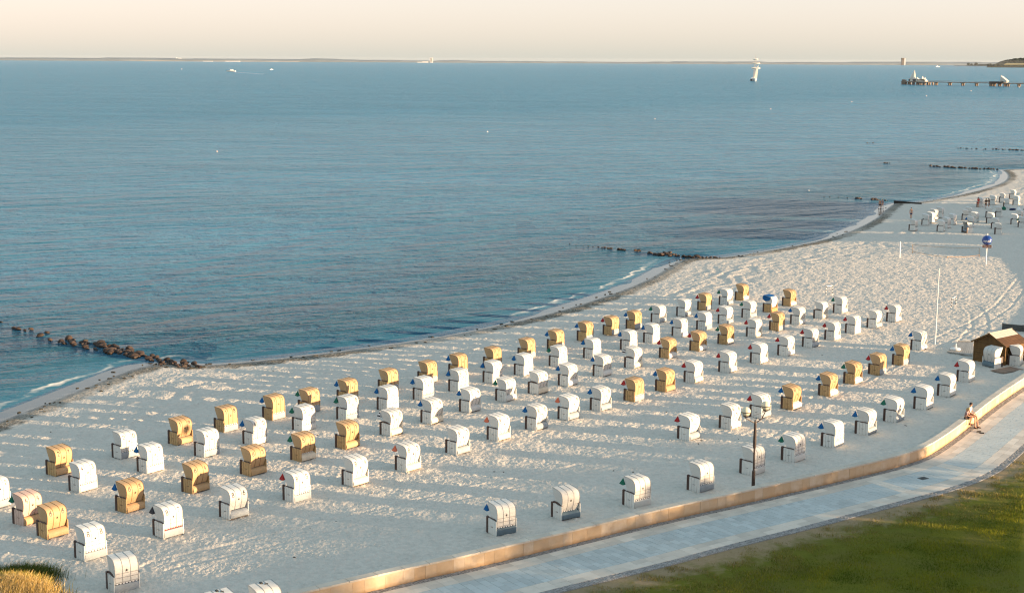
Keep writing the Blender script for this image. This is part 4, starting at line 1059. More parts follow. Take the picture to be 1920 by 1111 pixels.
# seaweed clumps washed up
mb = MB()
for i in range(260):
    k = RNG.integers(2, len(shore_s)-40); x, y = shore_s[k]; y2 = y+RNG.normal(0, 1.2); x2 = x+RNG.normal(0, 1.2); zz_, tt = sand_height(np.array([x2]), np.array([y2]))
    if -1.0 < tt[0] < 1.8: r_ = RNG.uniform(.05, .22); mb.box((x2, y2, zz_[0]+.02), (r_*2, r_, .05), rz=RNG.uniform(0, 3), rx=RNG.uniform(-.3,.3))
tag(build('seaweed', mb, varied('seaweed', (0.035,0.028,0.014), .9)), 'dark washed up seaweed scattered along the waterline', 'seaweed', kind='stuff')
mb = MB()
for i in range(170):
    x2, y2 = RNG.uniform(-32, 45), RNG.uniform(68, 190); zz_, tt = sand_height(np.array([x2]), np.array([y2]))
    dwl = wproj((x2, y2))
    if tt[0] > 2 and not inside(np.array([x2]), np.array([y2]), wpoly)[0]: r_ = RNG.uniform(.03, .09); mb.box((x2, y2, zz_[0]+.01), (r_*2, r_, .03), rz=RNG.uniform(0, 3))
tag(build('beach_litter', mb, varied('driftwood_bits', (0.07,0.055,0.04), .9)), 'small dark bits of driftwood and weed dotted over the sand', 'debris', kind='stuff')

# ------------------------------------------------------------------ people
SKIN = varied('skin', (0.50,0.27,0.17), 0.6, 0.3, 0.08, 4); HAIRD = varied('dark_hair', (0.035,0.022,0.014), .6, .3); HAIRB = varied('fair_hair', (0.42,0.27,0.12), .6, .3)
SHOE = varied('dark_shoe', (0.03,0.022,0.018), .6); CL = {}
def cloth(n, c): CL[n] = varied(n+'_fabric', c, .85, .1, .12, 5)
for n, c in (('white', (0.78,0.77,0.75)), ('black', (0.015,0.014,0.015)), ('brown', (0.16,0.085,0.04)), ('mauve', (0.30,0.20,0.19)), ('navy', (0.018,0.035,0.085)), ('red', (0.50,0.06,0.05)), ('dark', (0.055,0.030,0.020))): cloth(n, c)
def skin_mesh(V_, E_, R_, name, sub=1):
    me = bpy.data.meshes.new(name); me.from_pydata([tuple(q) for q in V_], E_, []); o = bpy.data.objects.new('tmp', me); SC.collection.objects.link(o)
    md = o.modifiers.new('s', 'SKIN'); md.use_smooth_shade = True
    for i, r_ in enumerate(R_): me.skin_vertices[0].data[i].radius = r_ if isinstance(r_, tuple) else (r_, r_)
    me.skin_vertices[0].data[0].use_root = True
    if sub: o.modifiers.new('u', 'SUBSURF').levels = sub
    dg = bpy.context.evaluated_depsgraph_get(); dg.update(); out = bpy.data.meshes.new_from_object(o.evaluated_get(dg)); bpy.data.objects.remove(o); bpy.data.meshes.remove(me)
    out.name = name; return out
def person(label, loc, rz, J, top=None, bottom=None, hair=HAIRD, long_hair=False, scale=1.0, group=None):
    """J: joint positions by name, x right, y forward, z up"""
    j = {k: Vector(v_) for k, v_ in J.items()}
    V_ = []; E_ = []; R_ = []; ix = {}
    def add(k, p, r_, par=None):
        ix[k] = len(V_); V_.append(p); R_.append(r_)
        if par is not None: E_.append((ix[par], ix[k]))
    add('pelvis', j['pelvis'], (.135,.105)); add('waist', j['pelvis'].lerp(j['chest'], .45), (.115,.09), 'pelvis'); add('chest', j['chest'], (.150,.105), 'waist')
    add('neck', j['neck'], .055, 'chest'); hd = (j['head']-j['neck']); add('jaw', j['neck']+hd*.45, (.068,.075), 'neck'); add('head', j['head'], (.085,.098), 'jaw'); add('crown', j['head']+hd.normalized()*.09, (.060,.070), 'head')
    for s in 'LR':
        add('sh'+s, j['sh'+s], .062, 'chest'); add('el'+s, j['el'+s], .042, 'sh'+s); add('wr'+s, j['wr'+s], .028, 'el'+s)
        dr = (j['wr'+s]-j['el'+s]).normalized(); pm = j['wr'+s]+dr*.07; add('palm'+s, pm, (.040,.020), 'wr'+s)
        sd_ = dr.cross(Vector((0,0,1))); sd_ = sd_.normalized() if sd_.length > .1 else Vector((1,0,0))
        for f in range(4):
            b_ = pm+sd_*(f-1.5)*.021+dr*.015; k = '%sf%d' % (s, f); L_ = (.062,.075,.070,.055)[f]; add(k+'a', b_+dr*L_*.45, .009, 'palm'+s); add(k+'b', b_+dr*L_*.85+Vector((0,0,-.02)), .008, k+'a')
        add(s+'tha', j['wr'+s]+dr*.04+sd_*.045, .011, 'wr'+s); add(s+'thb', j['wr'+s]+dr*.08+sd_*.055, .009, s+'tha')
        add('hip'+s, j['hip'+s], .095, 'pelvis'); add('kn'+s, j['kn'+s], .060, 'hip'+s); add('cf'+s, j['kn'+s].lerp(j['an'+s], .3), .056, 'kn'+s); add('an'+s, j['an'+s], .036, 'cf'+s)
        add('ft'+s, j['an'+s]+Vector((0,.14,-.045)), (.040,.028), 'an'+s)
    r = thing('person', label, 'person', loc, rz, group); r.scale = (scale,)*3
    body = link('body', skin_mesh(V_, E_, R_, 'body'), SKIN, r)
    # face: nose, ears, eyes and mouth on the head
    f_ = j.get('face', Vector((0,1,0))).normalized(); hc = j['head']; rgt = f_.cross(Vector((0,0,1))).normalized(); u2 = rgt.cross(f_)
    fm_ = MB().tube([hc+f_*.085+u2*.015, hc+f_*.118-u2*.022, hc+f_*.092-u2*.030], [.008,.014,.008], 6)
    for s in (-1, 1): fm_.tube([hc+rgt*s*.088+u2*.015, hc+rgt*s*.100-u2*.005, hc+rgt*s*.088-u2*.03], [.012,.016,.008], 6)
    build('nose_and_ears', fm_, SKIN, r)
    ey = MB()
    for s in (-1, 1): ey.box(hc+f_*.088+rgt*s*.033+u2*.008, (.016,.010,.010))
    ey.box(hc+f_*.090-u2*.052, (.040,.010,.008)); build('eyes_and_mouth', ey, BLACK, r)
    hb = MB(); hb.smooth = True; vs = []; fs = []; nn_, mm_ = 7, 14
    for a in range(nn_):
        th = a/(nn_-1)*PI*.60
        for b_ in range(mm_):
            ph = 2*PI*b_/mm_; d_ = u2*math.cos(th)+(rgt*math.cos(ph)+(-f_)*math.sin(ph))*math.sin(th)
            lim = 1.0 if (-math.sin(ph)) < .2 or th < PI*.33 else .80
            vs.append(hc+u2*.02-f_*.012+d_*.112*lim)
    for a in range(nn_-1):
        for b_ in range(mm_): fs.append((a*mm_+b_, a*mm_+(b_+1) % mm_, (a+1)*mm_+(b_+1) % mm_, (a+1)*mm_+b_))
    hb.add(vs, fs)
    if long_hair: hb.tube([hc-f_*.08, hc-f_*.11-u2*.12, hc-f_*.10-u2*.28], [.085,.08,.03], 8)
    build('hair', hb, hair, r)
    if top:
        k = 1.14; V2 = [j['pelvis']+Vector((0,0,.06)), j['pelvis'].lerp(j['chest'], .5), j['chest'], j['neck']-Vector((0,0,.035))]; E2 = [(0,1),(1,2),(2,3)]; R2 = [(.15,.125),(.138,.112),(.168,.125),.075]
        for s in 'LR': V2 += [j['sh'+s], j['sh'+s].lerp(j['el'+s], .75)]; n_ = len(V2); E2 += [(2, n_-2), (n_-2, n_-1)]; R2 += [.078,.062]
        link('shirt', skin_mesh(V2, E2, R2, 'shirt'), CL[top], r)
    if bottom:
        V2 = [j['pelvis']+Vector((0,0,.04)), j['pelvis']]; E2 = [(0,1)]; R2 = [(.142,.115),(.155,.125)]
        for s in 'LR': V2 += [j['hip'+s], j['hip'+s].lerp(j['kn'+s], .72)]; n_ = len(V2); E2 += [(1, n_-2), (n_-2, n_-1)]; R2 += [.112,.085]
        link('shorts', skin_mesh(V2, E2, R2, 'shorts'), CL[bottom], r)
    for s in 'LR':
        a_ = j['an'+s]; build('shoe', MB().box(a_+Vector((0,.055,-.055)), (.085,.25,.045)).tube([a_+Vector((0,-.04,-.03)), a_+Vector((0,.02,-.02))], .045, 8), SHOE, r)
    return r
def stand(step=.0, bend=.0, arm=.0):
    return dict(pelvis=(0,0,.93), chest=(0,.02+bend,1.30), neck=(0,.03+bend,1.49), head=(0,.05+bend,1.62), shL=(-.19,.02+bend,1.41), shR=(.19,.02+bend,1.41),
                elL=(-.25,.02+bend,1.13), elR=(.25,.02+bend+arm*.1,1.13), wrL=(-.24,.12+bend,.90), wrR=(.22,.14+bend+arm*.15,.92+arm*.2), hipL=(-.10,0,.88), hipR=(.10,0,.88),
                knL=(-.11,.05+step,.49), knR=(.11,.05-step,.49), anL=(-.11,step*1.4,.09), anR=(.11,-step*1.4,.09))
p = gp(1819, 800.5, PROM_Z); sW = wproj(p[:2])[0]; q = wpt(sW, 0.0); wa = math.atan2(*(np.array(wpt(sW+1))-np.array(wpt(sW-1)))[::-1])
zt = topz-PROM_Z
sit = dict(pelvis=(0,.03,zt+.09), chest=(0,.08,zt+.44), neck=(0,.11,zt+.62), head=(.02,.15,zt+.75), shL=(-.20,.09,zt+.55), shR=(.20,.09,zt+.55), elL=(-.27,.12,zt+.28), elR=(.26,.16,zt+.28), wrL=(-.20,.34,zt+.16), wrR=(.15,.38,zt+.17),
           hipL=(-.10,.08,zt+.07), hipR=(.10,.08,zt+.07), knL=(-.12,.50,zt-.01), knR=(.13,.47,zt-.02), anL=(-.12,.62,.09), anR=(.15,.50,.09), face=(-.5,.8,-.1))
person('person in a white shirt and brown shorts sitting on the sea wall', (*wpt(sW, -.10), PROM_Z), wa+PI, sit, 'white', 'brown', scale=1.08, group='couple on the wall')
sit2 = dict(pelvis=(0,.02,zt+.09), chest=(0,.10,zt+.40), neck=(.02,.16,zt+.56), head=(.04,.22,zt+.68), shL=(-.18,.12,zt+.50), shR=(.18,.12,zt+.50), elL=(-.24,.22,zt+.27), elR=(.24,.24,zt+.27), wrL=(-.10,.40,zt+.22), wrR=(.10,.40,zt+.24),
            hipL=(-.09,.06,zt+.07), hipR=(.09,.06,zt+.07), knL=(-.10,.46,zt+.10), knR=(.10,.46,zt+.08), anL=(-.08,.32,zt-.28), anR=(.10,.36,zt-.30), face=(.5,.8,-.3))
person('person with fair hair in black sitting on the wall beside the white shirt', (*wpt(sW-.72, -.12), PROM_Z), wa+PI, sit2, 'mauve', 'black', HAIRB, True, group='couple on the wall')
sp = wpt(sW-1.0, .9); tag(build('sandals', MB().box((0,0,0), (.26,.10,.05)).box((.10,.16,0), (.26,.10,.05), rz=.4).box((.12,-.3,.0), (.30,.12,.06), rz=-.3), SHOE, loc=(sp[0], sp[1], PROM_Z+.03)), 'dark sandals left on the promenade below the sitting couple', 'shoes')
def pat(px, py, z=None): q_ = gp(px, py, z); return (q_.x, q_.y, q_.z)
person('person with bare chest in dark blue shorts walking on the shaded far sand', pat(1708,409.5), rad(150), stand(.12), None, 'navy')
person('person with bare chest wading at the shore, left of the two waders', pat(1649.5,392,.0), rad(30), stand(.06), None, 'black', group='waders')
person('person in pale clothes wading at the shore, right of the two waders', pat(1654,392,.0), rad(10), stand(.10), 'mauve', None, HAIRB, group='waders')
person('person in dark clothes standing left of a pair on the far beach', pat(1848,391), rad(-30), stand(.05, .10, 1), 'dark', 'dark', HAIRB, group='pair on the far beach')
person('person in dark clothes standing right of a pair on the far beach', pat(1854,390.5), rad(80), stand(.05, .05, 1), 'dark', 'navy', group='pair on the far beach')
person('person in red standing in front of a far sunlit basket', pat(1834,388.5), rad(120), stand(.03), 'red', 'red')
# beach gear heap
p = gp(1901, 393.5); hp = random.Random(4)
def bag(i, dx, dy, s, m_, lab, cat='bag'):
    mb = MB(); mb.smooth = True; mb.lathe([(.05,0),(.9,0),(1,.25),(.85,.6),(.5,.85),(.1,.95)], n=12)
    o = tag(build('beach_bag', mb, m_, loc=(p.x+dx, p.y+dy, p.z)), lab, cat); o.scale = tuple(q*.62 for q in s); o.rotation_euler.z = i
bag(1, -2.6, 0, (.9,.5,.45), FLAGM['b'], 'blue bag at the left of the far beach gear heap'); bag(2, -1.6, .3, (.7,.5,.95), FLAGM['g'], 'teal bundle standing in the far beach gear heap')
bag(.4, -.2, 0, (1.2,.6,.5), CL['navy'], 'dark bundle in the middle of the far beach gear heap'); bag(.8, .9, .2, (.6,.5,.8), CL['white'], 'pale bag in the far beach gear heap'); bag(.1, 2.1, 0, (.8,.6,.7), CL['dark'], 'dark red bag at the right of the far beach gear heap')

# ------------------------------------------------------------------ dune with grass at the lower left corner
cx, cy = gp(10, 1165)[:2]
def dune_h(x, y): return 0.15+1.85*np.exp(-(((x-cx)/3.6)**2+((y-cy)/3.0)**2))
g_ = np.linspace(-6, 6, 60); GX, GY = np.meshgrid(cx+g_, cy+g_); GZ = dune_h(GX, GY)-.12+.05*sample(T3, .12, GX, GY)
idx = np.arange(3600).reshape(60, 60); Q = np.stack([idx[:-1,:-1], idx[:-1,1:], idx[1:,1:], idx[1:,:-1]], -1).reshape(-1, 4)
at_ = np.full(3600, 50.0); me = np_mesh('dune', np.column_stack([GX.ravel(), GY.ravel(), GZ.ravel()]), Q, {'shore': at_}); tag(link('dune', me, SAND), kind='structure')
def blades(n, fx, hh, cols, ww, seed, name, label):
    r = np.random.default_rng(seed); x, y = fx(r, n); z = dune_h(x, y)-.15
    h = r.uniform(*hh, n); a = r.uniform(0, 2*PI, n); ln = r.uniform(.10,.45, n)*h; la = r.normal(0.3, 1.2, n); seg = 4; V = []; 
    px_ = np.cos(a)*ww; py_ = np.sin(a)*ww; ks = np.linspace(0, 1, seg+1)
    for k in ks:
        w_ = 1-k*.85; ox = np.cos(la)*ln*k*k; oy = np.sin(la)*ln*k*k; zz2 = z+h*(k-.18*k*k)
        V.append(np.column_stack([x+ox-px_*w_, y+oy-py_*w_, zz2])); V.append(np.column_stack([x+ox+px_*w_, y+oy+py_*w_, zz2]))
    V = np.stack(V, 1); base = np.arange(n)[:, None]*(2*(seg+1)); Q = []
    for s_ in range(seg): Q.append(np.column_stack([base+2*s_, base+2*s_+1, base+2*s_+3, base+2*s_+2]))
    ci = r.integers(0, len(cols), n); c = np.array(cols)[ci]*r.uniform(.75, 1.2, (n, 1)); c = np.repeat(np.column_stack([c, np.ones(n)]), 2*(seg+1), 0)
    me = np_mesh(name, V.reshape(-1, 3), np.concatenate(Q), {'Col': c}, False); tag(link(name, me, BLADE), label, 'grass', kind='stuff')
gd = lambda mx, my, sx, sy: (lambda r, n: (r.normal(mx, sx, n), r.normal(my, sy, n)))
gx, gy = gp(17, 1078, 1.2)[:2]
blades(7000, gd(gx-.1, gy+1.7, .75, .45), (.7,1.2), [(0.045,0.075,0.012),(0.085,0.115,0.020),(0.14,0.14,0.03)], .016, 3, 'dune_grass_green', 'tuft of green dune grass at the lower left corner')
hx, hy = gp(60, 1100, 1.0)[:2]
blades(7500, gd(hx-.9, hy-.2, .80, .60), (.45,1.0), [(0.42,0.27,0.07),(0.50,0.36,0.12),(0.30,0.24,0.05),(0.55,0.42,0.20),(0.16,0.18,0.03)], .016, 5, 'dune_grass_golden', 'golden dry dune grass along the lower left corner')
qx, qy = gp(15, 1125, 1.2)[:2]
blades(9000, gd(qx-.1, qy+.1, .95, .7), (.35,.75), [(0.42,0.27,0.07),(0.50,0.36,0.12),(0.55,0.42,0.20),(0.46,0.33,0.16)], .016, 8, 'dune_grass_straw', 'straw coloured dune grass filling the very corner at lower left')

# ------------------------------------------------------------------ pier, boats, buoys
PIERC = varied('pier_concrete', (0.22,0.17,0.13), .8, .2, .2, .3, bstr=0); SHELL = varied('shell_white', (0.62,0.58,0.50), .6, .3, .1, .2, bstr=0); PGLASS = varied('dark_glass', (0.04,0.05,0.06), .3, .5, bstr=0)
A_, B_ = gp(1696, 158.5, 0), gp(1990, 164.5, 0); ax = B_-A_; ang = math.atan2(ax.y, ax.x); L = ax.length
pier = thing('pier', 'long low pier on concrete piles with white shell shaped pavilions', 'pier', (A_.x, A_.y, 0), ang); zd = 3.2
K = (1920-1694)/( (A_-Vector((0,0,CAM_H))).length ) # only used for spacing below
u = lambda px: (px-1696)/(1990-1696)*L
build('deck', MB().box((u(1835), 0, zd), (L-u(1745)+u(1745)*.0, 5, .7)), PIERC, pier)
build('railing', MB().box((u(1835), -2.4, zd+1.4), (L-u(1745), .12, .12)).box((u(1835), 2.4, zd+1.4), (L-u(1745), .12, .12)), PIERC, pier)
mbp = MB()
for k in range(60): mbp.box((u(1745)+k*(L-u(1745))/60, -2.4, zd+.8), (.15,.12,1.2))
build('railing_posts', mbp, PIERC, pier)
for px in (1760, 1787, 1812, 1838, 1865, 1871, 1881, 1891, 1896, 1916, 1945, 1970):
    build('pile', MB().box((u(px), -1.4, zd/2-.5), (1.6, .9, zd)).box((u(px), 1.4, zd/2-.5), (1.6, .9, zd)).box((u(px), 0, zd-.45), (2.6, 5.4, .5)), PIERC, pier)
hd_ = thing('pier_platform', None, None) if False else pier
build('head_platform', MB().box((u(1719), 3, zd-.3), (u(1745)-u(1697), 18, .8)), PIERC, pier)
for px in (1697, 1702, 1713, 1719, 1727, 1732, 1736, 1742):
    for yy in (-5, 2, 10): build('pile', MB().box((u(px), yy, zd/2-.7), (1.3, 1.3, zd)), PIERC, pier)
build('mooring_dolphin', MB().box((u(1698), -4, 2.8), (2.5,2.5,5.2)).box((u(1702), -4, 2.6), (1.6,2,5.0)), PIERC, pier)
def shell(px, w_, h_, y0=0, flip=1):
    mb = MB(); mb.smooth = True; n = 10; vs = []; fs = []
    for i in range(n+1):
        k = i/n; z = zd+.2+h_*k; r0 = w_/2*(1-k**1.6)+.2; x0 = u(px)+flip*w_*.18*k*k
        for j_ in range(9):
            a = PI*j_/8; vs.append((x0+math.cos(a)*r0, y0-math.sin(a)*r0*.9, z))
    for i in range(n):
        for j_ in range(8): fs.append((i*9+j_, i*9+j_+1, (i+1)*9+j_+1, (i+1)*9+j_))
    for i in range(n): fs.append((i*9+8, i*9, (i+1)*9, (i+1)*9+8))
    return build('shell_pavilion', mb.add(vs, fs), SHELL, pier)
shell(1713, 7.4, 12.2, 0, 1); shell(1709, 6.0, 8.5, 4, -1)
build('pavilion_glazing', MB().box((u(1714), 0, zd+1.6), (8.5, 6, 2.6)), PGLASS, pier); build('pavilion_roof', MB().box((u(1714), 0, zd+3.0), (9.5, 7, .3)), SHELL, pier)
mb = MB()
for px, h_, dx in ((1725, 5.2, -3), (1729, 6.2, 2.2), (1733, 5.0, 2.8), (1737, 3.2, 1.6)):
    mb.add([(u(px)-2.2, -3, zd+.3), (u(px)+2.2, -3, zd+.3), (u(px)+2.2, 3, zd+.3), (u(px)-2.2, 3, zd+.3), (u(px)+dx, 0, zd+h_)], [(3,2,1,0), (0,1,4), (1,2,4), (2,3,4), (3,0,4)])
build('sail_roof', mb, SHELL, pier); build('kiosk', MB().box((u(1731), 0, zd+1.5), (9, 5, 2.2)), PIERC, pier)
shell(1884, 3.6, 8.2, 0, -1); mb = MB().add([(u(1884), -2, zd+7.4), (u(1896), -2, zd+2.4), (u(1894), -2, zd+.8), (u(1884), -2, zd+3), (u(1884), 2, zd+7.4), (u(1896), 2, zd+2.4), (u(1894), 2, zd+.8), (u(1884), 2, zd+3)], [(0,1,2,3), (7,6,5,4), (0,4,5,1), (1,5,6,2), (2,6,7,3), (3,7,4,0)])
build('sloping_canopy', mb, SHELL, pier); build('mid_platform', MB().box((u(1877), 0, zd+1.0), (u(1889)-u(1867), 9, 1.4)), TIMB, pier)

CANVAS = varied('sail_canvas', (0.80,0.74,0.62), .8, .1, .06, 1, bstr=0); HULLW = varied('white_hull', (0.75,0.72,0.66), .4, .4, .05, bstr=0); MASTM = varied('mast_grey', (0.30,0.27,0.24), .6, bstr=0)
p = gp(1414, 152.5, 0); tl = math.atan2(-p.x, -p.y)
sh_ = thing('sailing_ship', 'white three masted sailing ship seen end-on with sunlit square sails', 'sailing ship', (p.x, p.y, 0), math.atan2(p.y, p.x)-PI/2+rad(8))
mb = MB(); secs = [(-11,.6,4.0),(-8,2.0,3.4),(-2,3.0,3.0),(5,3.0,3.1),(10,2.2,3.8),(14,.3,4.8)]; vs = []; fs = []
for y, hw, z in secs: vs += [(-hw,y,z),(hw,y,z),(hw*.55,y,-.6),(-hw*.55,y,-.6)]
for i in range(len(secs)-1):
    k = 4*i
    for j_ in range(4): fs.append((k+j_, k+(j_+1)%4, k+4+(j_+1)%4, k+4+j_))
fs += [(3,2,1,0), tuple(range(len(vs)-4, len(vs)))]
mb.add(vs, fs); build('hull', mb, HULLW, sh_); build('deckhouse', MB().box((0,-4,4.0), (3.2,6,1.8)).box((0,4,3.9), (2.8,4,1.6)), HULLW, sh_)
for y, h_ in ((-6,26), (2,32), (9,27)): build('mast', MB().tube([(0,y,2),(1.2,y,h_)], [.32,.12], 6), MASTM, sh_)
def sail(y, z0, z1, w0, w1, x0=0.0):
    mb = MB(); n = 6; vs = []; fs = []
    for i in range(n+1):
        k = i/n; z = z0+(z1-z0)*k; hw = w0+(w1-w0)*k; bl = 1.6*math.sin(PI*k)
        for j_ in range(7): a = j_/6*2-1; vs.append((x0+a*hw+z*.04, y-bl*(1-a*a), z))
    for i in range(n):
        for j_ in range(6): fs.append((i*7+j_, i*7+j_+1, (i+1)*7+j_+1, (i+1)*7+j_))
    mb.add(vs, fs)
    return build('sail', mb, CANVAS, sh_)
sail(-7.2, 20.6, 22.2, 4.6, 4.3); sail(-7.2, 14.6, 16.6, 5.2, 5.0); sail(1.2, 25.8, 27, 3.2, 3.0)
mb = MB().add([(-1.6,-11,4.0),(1.8,-11,4.0),(3.4,-10,19.5),(.4,-10,16.0),(-.2,-9.5,4.0),(2.3,-9.5,16)], [(0,1,2,3), (0,3,5,4)]); build('spanker_sail', mb, CANVAS, sh_)
build('yard', MB().tube([(-4.8,-6.9,22.3),(6.2,-6.9,22.3)], .16, 5), MASTM, sh_); build('yard', MB().tube([(-4.9,-6.9,16.7),(6.4,-6.9,16.7)], .16, 5), MASTM, sh_)
build('small_boat', MB().box((-4.5,-6,1.6), (1.6,5,2.2)), BLACK, sh_)

def motorboat(px, py, s, label, az, name='motorboat', cat='motorboat'):
    p = gp(px, py, 0); r = thing(name, label, cat, (p.x, p.y, 0), az); r.scale = (s,)*3
    mb = MB().add([(-5,-1.5,.1),(5.5,0,.3),(-5,1.5,.1),(-5,-1.7,1.5),(3.5,-1.2,1.7),(6.5,0,1.9),(3.5,1.2,1.7),(-5,1.7,1.5)], [(0,1,4,3),(1,5,4),(2,7,6,1),(1,6,5),(0,3,7,2),(3,4,5,6,7),(2,1,0)])
    build('hull', mb, HULLW, r); build('cabin', MB().box((-.3,0,2.2), (4,2.2,1.5), taper=.75), HULLW, r); build('windscreen', MB().box((1.5,0,2.3), (.5,2.0,.8)), PGLASS, r)
    return r
motorboat(434, 135, 1.5, 'white motorboat trailing a pale wake across the left sea', rad(178))
motorboat(509, 131.3, .7, 'tiny white boat on the sea right of the motorboat wake', rad(40)); motorboat(341, 130.3, .5, 'tiny white boat below the large white ship on the horizon', rad(90))
motorboat(1757.5, 126, 1.9, 'small white boat far out above the pier', rad(20)); motorboat(1913, 126.5, 2.2, 'small pale boat below the wooded headland', rad(10)); motorboat(1818, 122.8, 2.6, 'pale boat off the low wooded point', rad(10))
a, b = gp(437, 135.2, 0), gp(497, 139.5, 0); d = (b-a); nn_ = Vector((-d.y, d.x, 0)).normalized(); vs = []; fs = []
for i in range(24):
    k = i/23; c = a.lerp(b, k); w_ = (2.0+9*k)*(1-.6*k)+RNG.uniform(-.6,.6); c += nn_*RNG.uniform(-1,1); vs += [(c.x-nn_.x*w_, c.y-nn_.y*w_, .02), (c.x, c.y, .35), (c.x+nn_.x*w_, c.y+nn_.y*w_, .02)]
    if i: q = 3*i; fs += [(q-3,q-2,q+1,q), (q-2,q-1,q+2,q+1)]
FOAM = varied('wake_foam', (0.34,0.46,0.52), .6, .3, .2, .05, bstr=0); tag(build('boat_wake', MB().add(vs, fs), FOAM), 'pale foam wake behind the white motorboat', 'wake', kind='stuff')
p = gp(336, 113.9, 0); f_ = thing('ferry', 'large white ship on the horizon at the left', 'ship', (p.x, p.y, 0), rad(8))
build('hull', MB().box((0,0,4.5), (76,14,9), taper=.95).add([(38,-7,0),(52,0,8.6),(38,7,0),(38,-7,9),(38,7,9)], [(0,1,3),(2,4,1),(3,1,4),(0,2,1)]), HULLW, f_)
build('superstructure', MB().box((-6,0,12.5), (52,12,7)).box((4,0,18), (26,10,4)), HULLW, f_); build('funnel', MB().box((-18,0,20), (7,5,8)), HULLW, f_)
BUOYM = varied('buoy_white', (0.75,0.72,0.66), .5, .3, .05, bstr=0)
for i, (x, y, r_, lab) in enumerate(((407,284.5,2.2,'white buoy in the water at the left'),(914,247.5,2.0,'white buoy in the middle of the sea'),(1228,223.5,1.6,'white buoy right of the middle one'),(1445,205,1.7,'white buoy below the sailing ship'),
     (1597,191.5,1.6,'white buoy left below the pier head'),(1737,180.5,1.7,'white buoy below the pier near its head'),(1820.5,171,1.6,'white buoy close below the pier walkway'),(1911,164,1.6,'white buoy below the pier at the right edge'),
     (1516.5,357.5,1.8,'white buoy off the third groyne'),(1393,377,1.0,'faint small buoy in the bay left of the third groyne'))):
    p = gp(x, y, 0); R_ = r_*(p-Vector((0,0,CAM_H))).length/FPX; mb = MB(); mb.smooth = True
    tag(build('buoy', mb.lathe([(.02,-.6),(.7,-.5),(1,0),(.85,.6),(.35,1.1),(.12,1.5),(.02,1.55)], n=14), BUOYM, loc=(p.x, p.y, 0)), lab, 'buoy', 'buoys off the beach').scale = (R_*.65,)*3
mb = MB(); p = gp(1546, 189, 0)

# ------------------------------------------------------------------ far shore
FARL = varied('haze_tinted_woodland', (0.19,0.22,0.23), .95, .1, .15, .004, bstr=0); FBLD = varied('far_building', (0.72,0.68,0.62), .7, .2, .05, bstr=0); FSAND = varied('far_beach', (0.45,0.40,0.33), .9, .1, .1, .002, bstr=0)  # woodland colour paled and blued to stand in for distance haze
CLIFFM = FARL
def ridge(name, x0, x1, D, hfun, m, seed, step=30, depth=900, sh=0.0):
    r = np.random.default_rng(seed); xs = np.arange(x0, x1, step); n = len(xs); nz = tile_noise(1024, 1, 3, 60, seed)[0]; nz2 = tile_noise(1024, 1, 2, 6, seed+1)[0]
    h = .78*np.array([hfun(x/D*FPX+960) for x in xs])/FPX*D; h = np.maximum(h*(1+.10*nz[:n % 1024 or 1][0]*0)+np.array([nz[i % 1024]*.06+nz2[i % 1024]*.05 for i in range(n)])*h, .5)
    ys = D+sh*(xs-x0)+np.array([nz[i % 1024] for i in range(n)])*2; V = []; 
    for k, (dy, hz) in enumerate(((0,-1),(2,.35),(25,.75),(120,1.0),(depth,.9),(depth+10,-1))): V.append(np.column_stack([xs, ys+dy, np.where(hz < 0, -2, h*hz)]))
    V = np.stack(V, 1).reshape(-1, 3); idx = np.arange(n*6).reshape(n, 6); Q = np.stack([idx[:-1,:-1], idx[1:,:-1], idx[1:,1:], idx[:-1,1:]], -1).reshape(-1, 4)
    o = link(name, np_mesh(name, V, Q), m); tag(o, kind='structure'); return o
HP = [(-400,6),(0,6.2),(60,6.5),(120,6.0),(160,7.0),(230,8.2),(275,7.4),(300,6.0),(380,6.3),(480,6.5),(560,6.2),(590,7.8),(620,7.0),(680,5.6),(760,5.2),(800,4.4),(850,6.2),(880,5.0),(960,4.6),(1060,4.2),(1180,3.6),(1300,5.4),(1420,6.4),(1440,5.2),(1500,5.6),(1600,6.0),(1700,7.6),(1800,8.0),(1900,7.0),(2400,7)]
hf = lambda px: float(np.interp(px, [a for a, b in HP], [b for a, b in HP]))
ridge('far_coast', -4600, 5200, 9300, hf, FARL, 21)
ridge('far_beach_strip', -2450, -1350, 9200, lambda px: .9+.5*math.sin(px*.05), FSAND, 25, depth=40)
for px, w_, h_, lab in ((808.5, 60, 172, 'tall pale tower block on the far coast near the centre'), (1682, 52, 190, 'tall grey tower block on the far coast at the right')):
    D = 9150; X_ = (px-960)/FPX*D; r = thing('tower_block', lab, 'tower', (X_, D, 0), 0, 'tower blocks on the far coast'); h2 = (31 if px < 900 else 45)
    if px < 900: build('shaft', MB().box((0,0,h2/2), (19,19,h2)), FBLD, r)
    else: build('shaft', MB().box((-7,0,h2/2), (13,19,h2)), PIERC, r); build('sunlit_tone_wing', MB().box((6,0,h2/2-1), (8,19,h2-2)), FBLD, r)  # sunlit half of the tower painted in a paler colour than the shaft
    wn_ = MB()
    for k in range(8): wn_.box((0 if px < 900 else -7, -9.7, 4+k*h2/9), (15 if px < 900 else 10, .4, 1.6))
    build('window_bands', wn_, PGLASS, r)
for px, w_, h_, lab in ((787,30,5,'low pale building left of the central far tower'),(797,38,8,'low pale block just left of the central far tower'),(395,60,4,'long low pale building on the far coast at left'),(441,90,5,'long pale waterfront building on the far left coast')):
    D = 9120; r = thing('low_building', lab, 'building', ((px-960)/FPX*D, D, 0)); build('wall', MB().box((0,0,h_/2), (w_,16,h_)), FBLD, r); build('roof', MB().box((0,0,h_+.4), (w_+2,18,.8)), FARL, r)

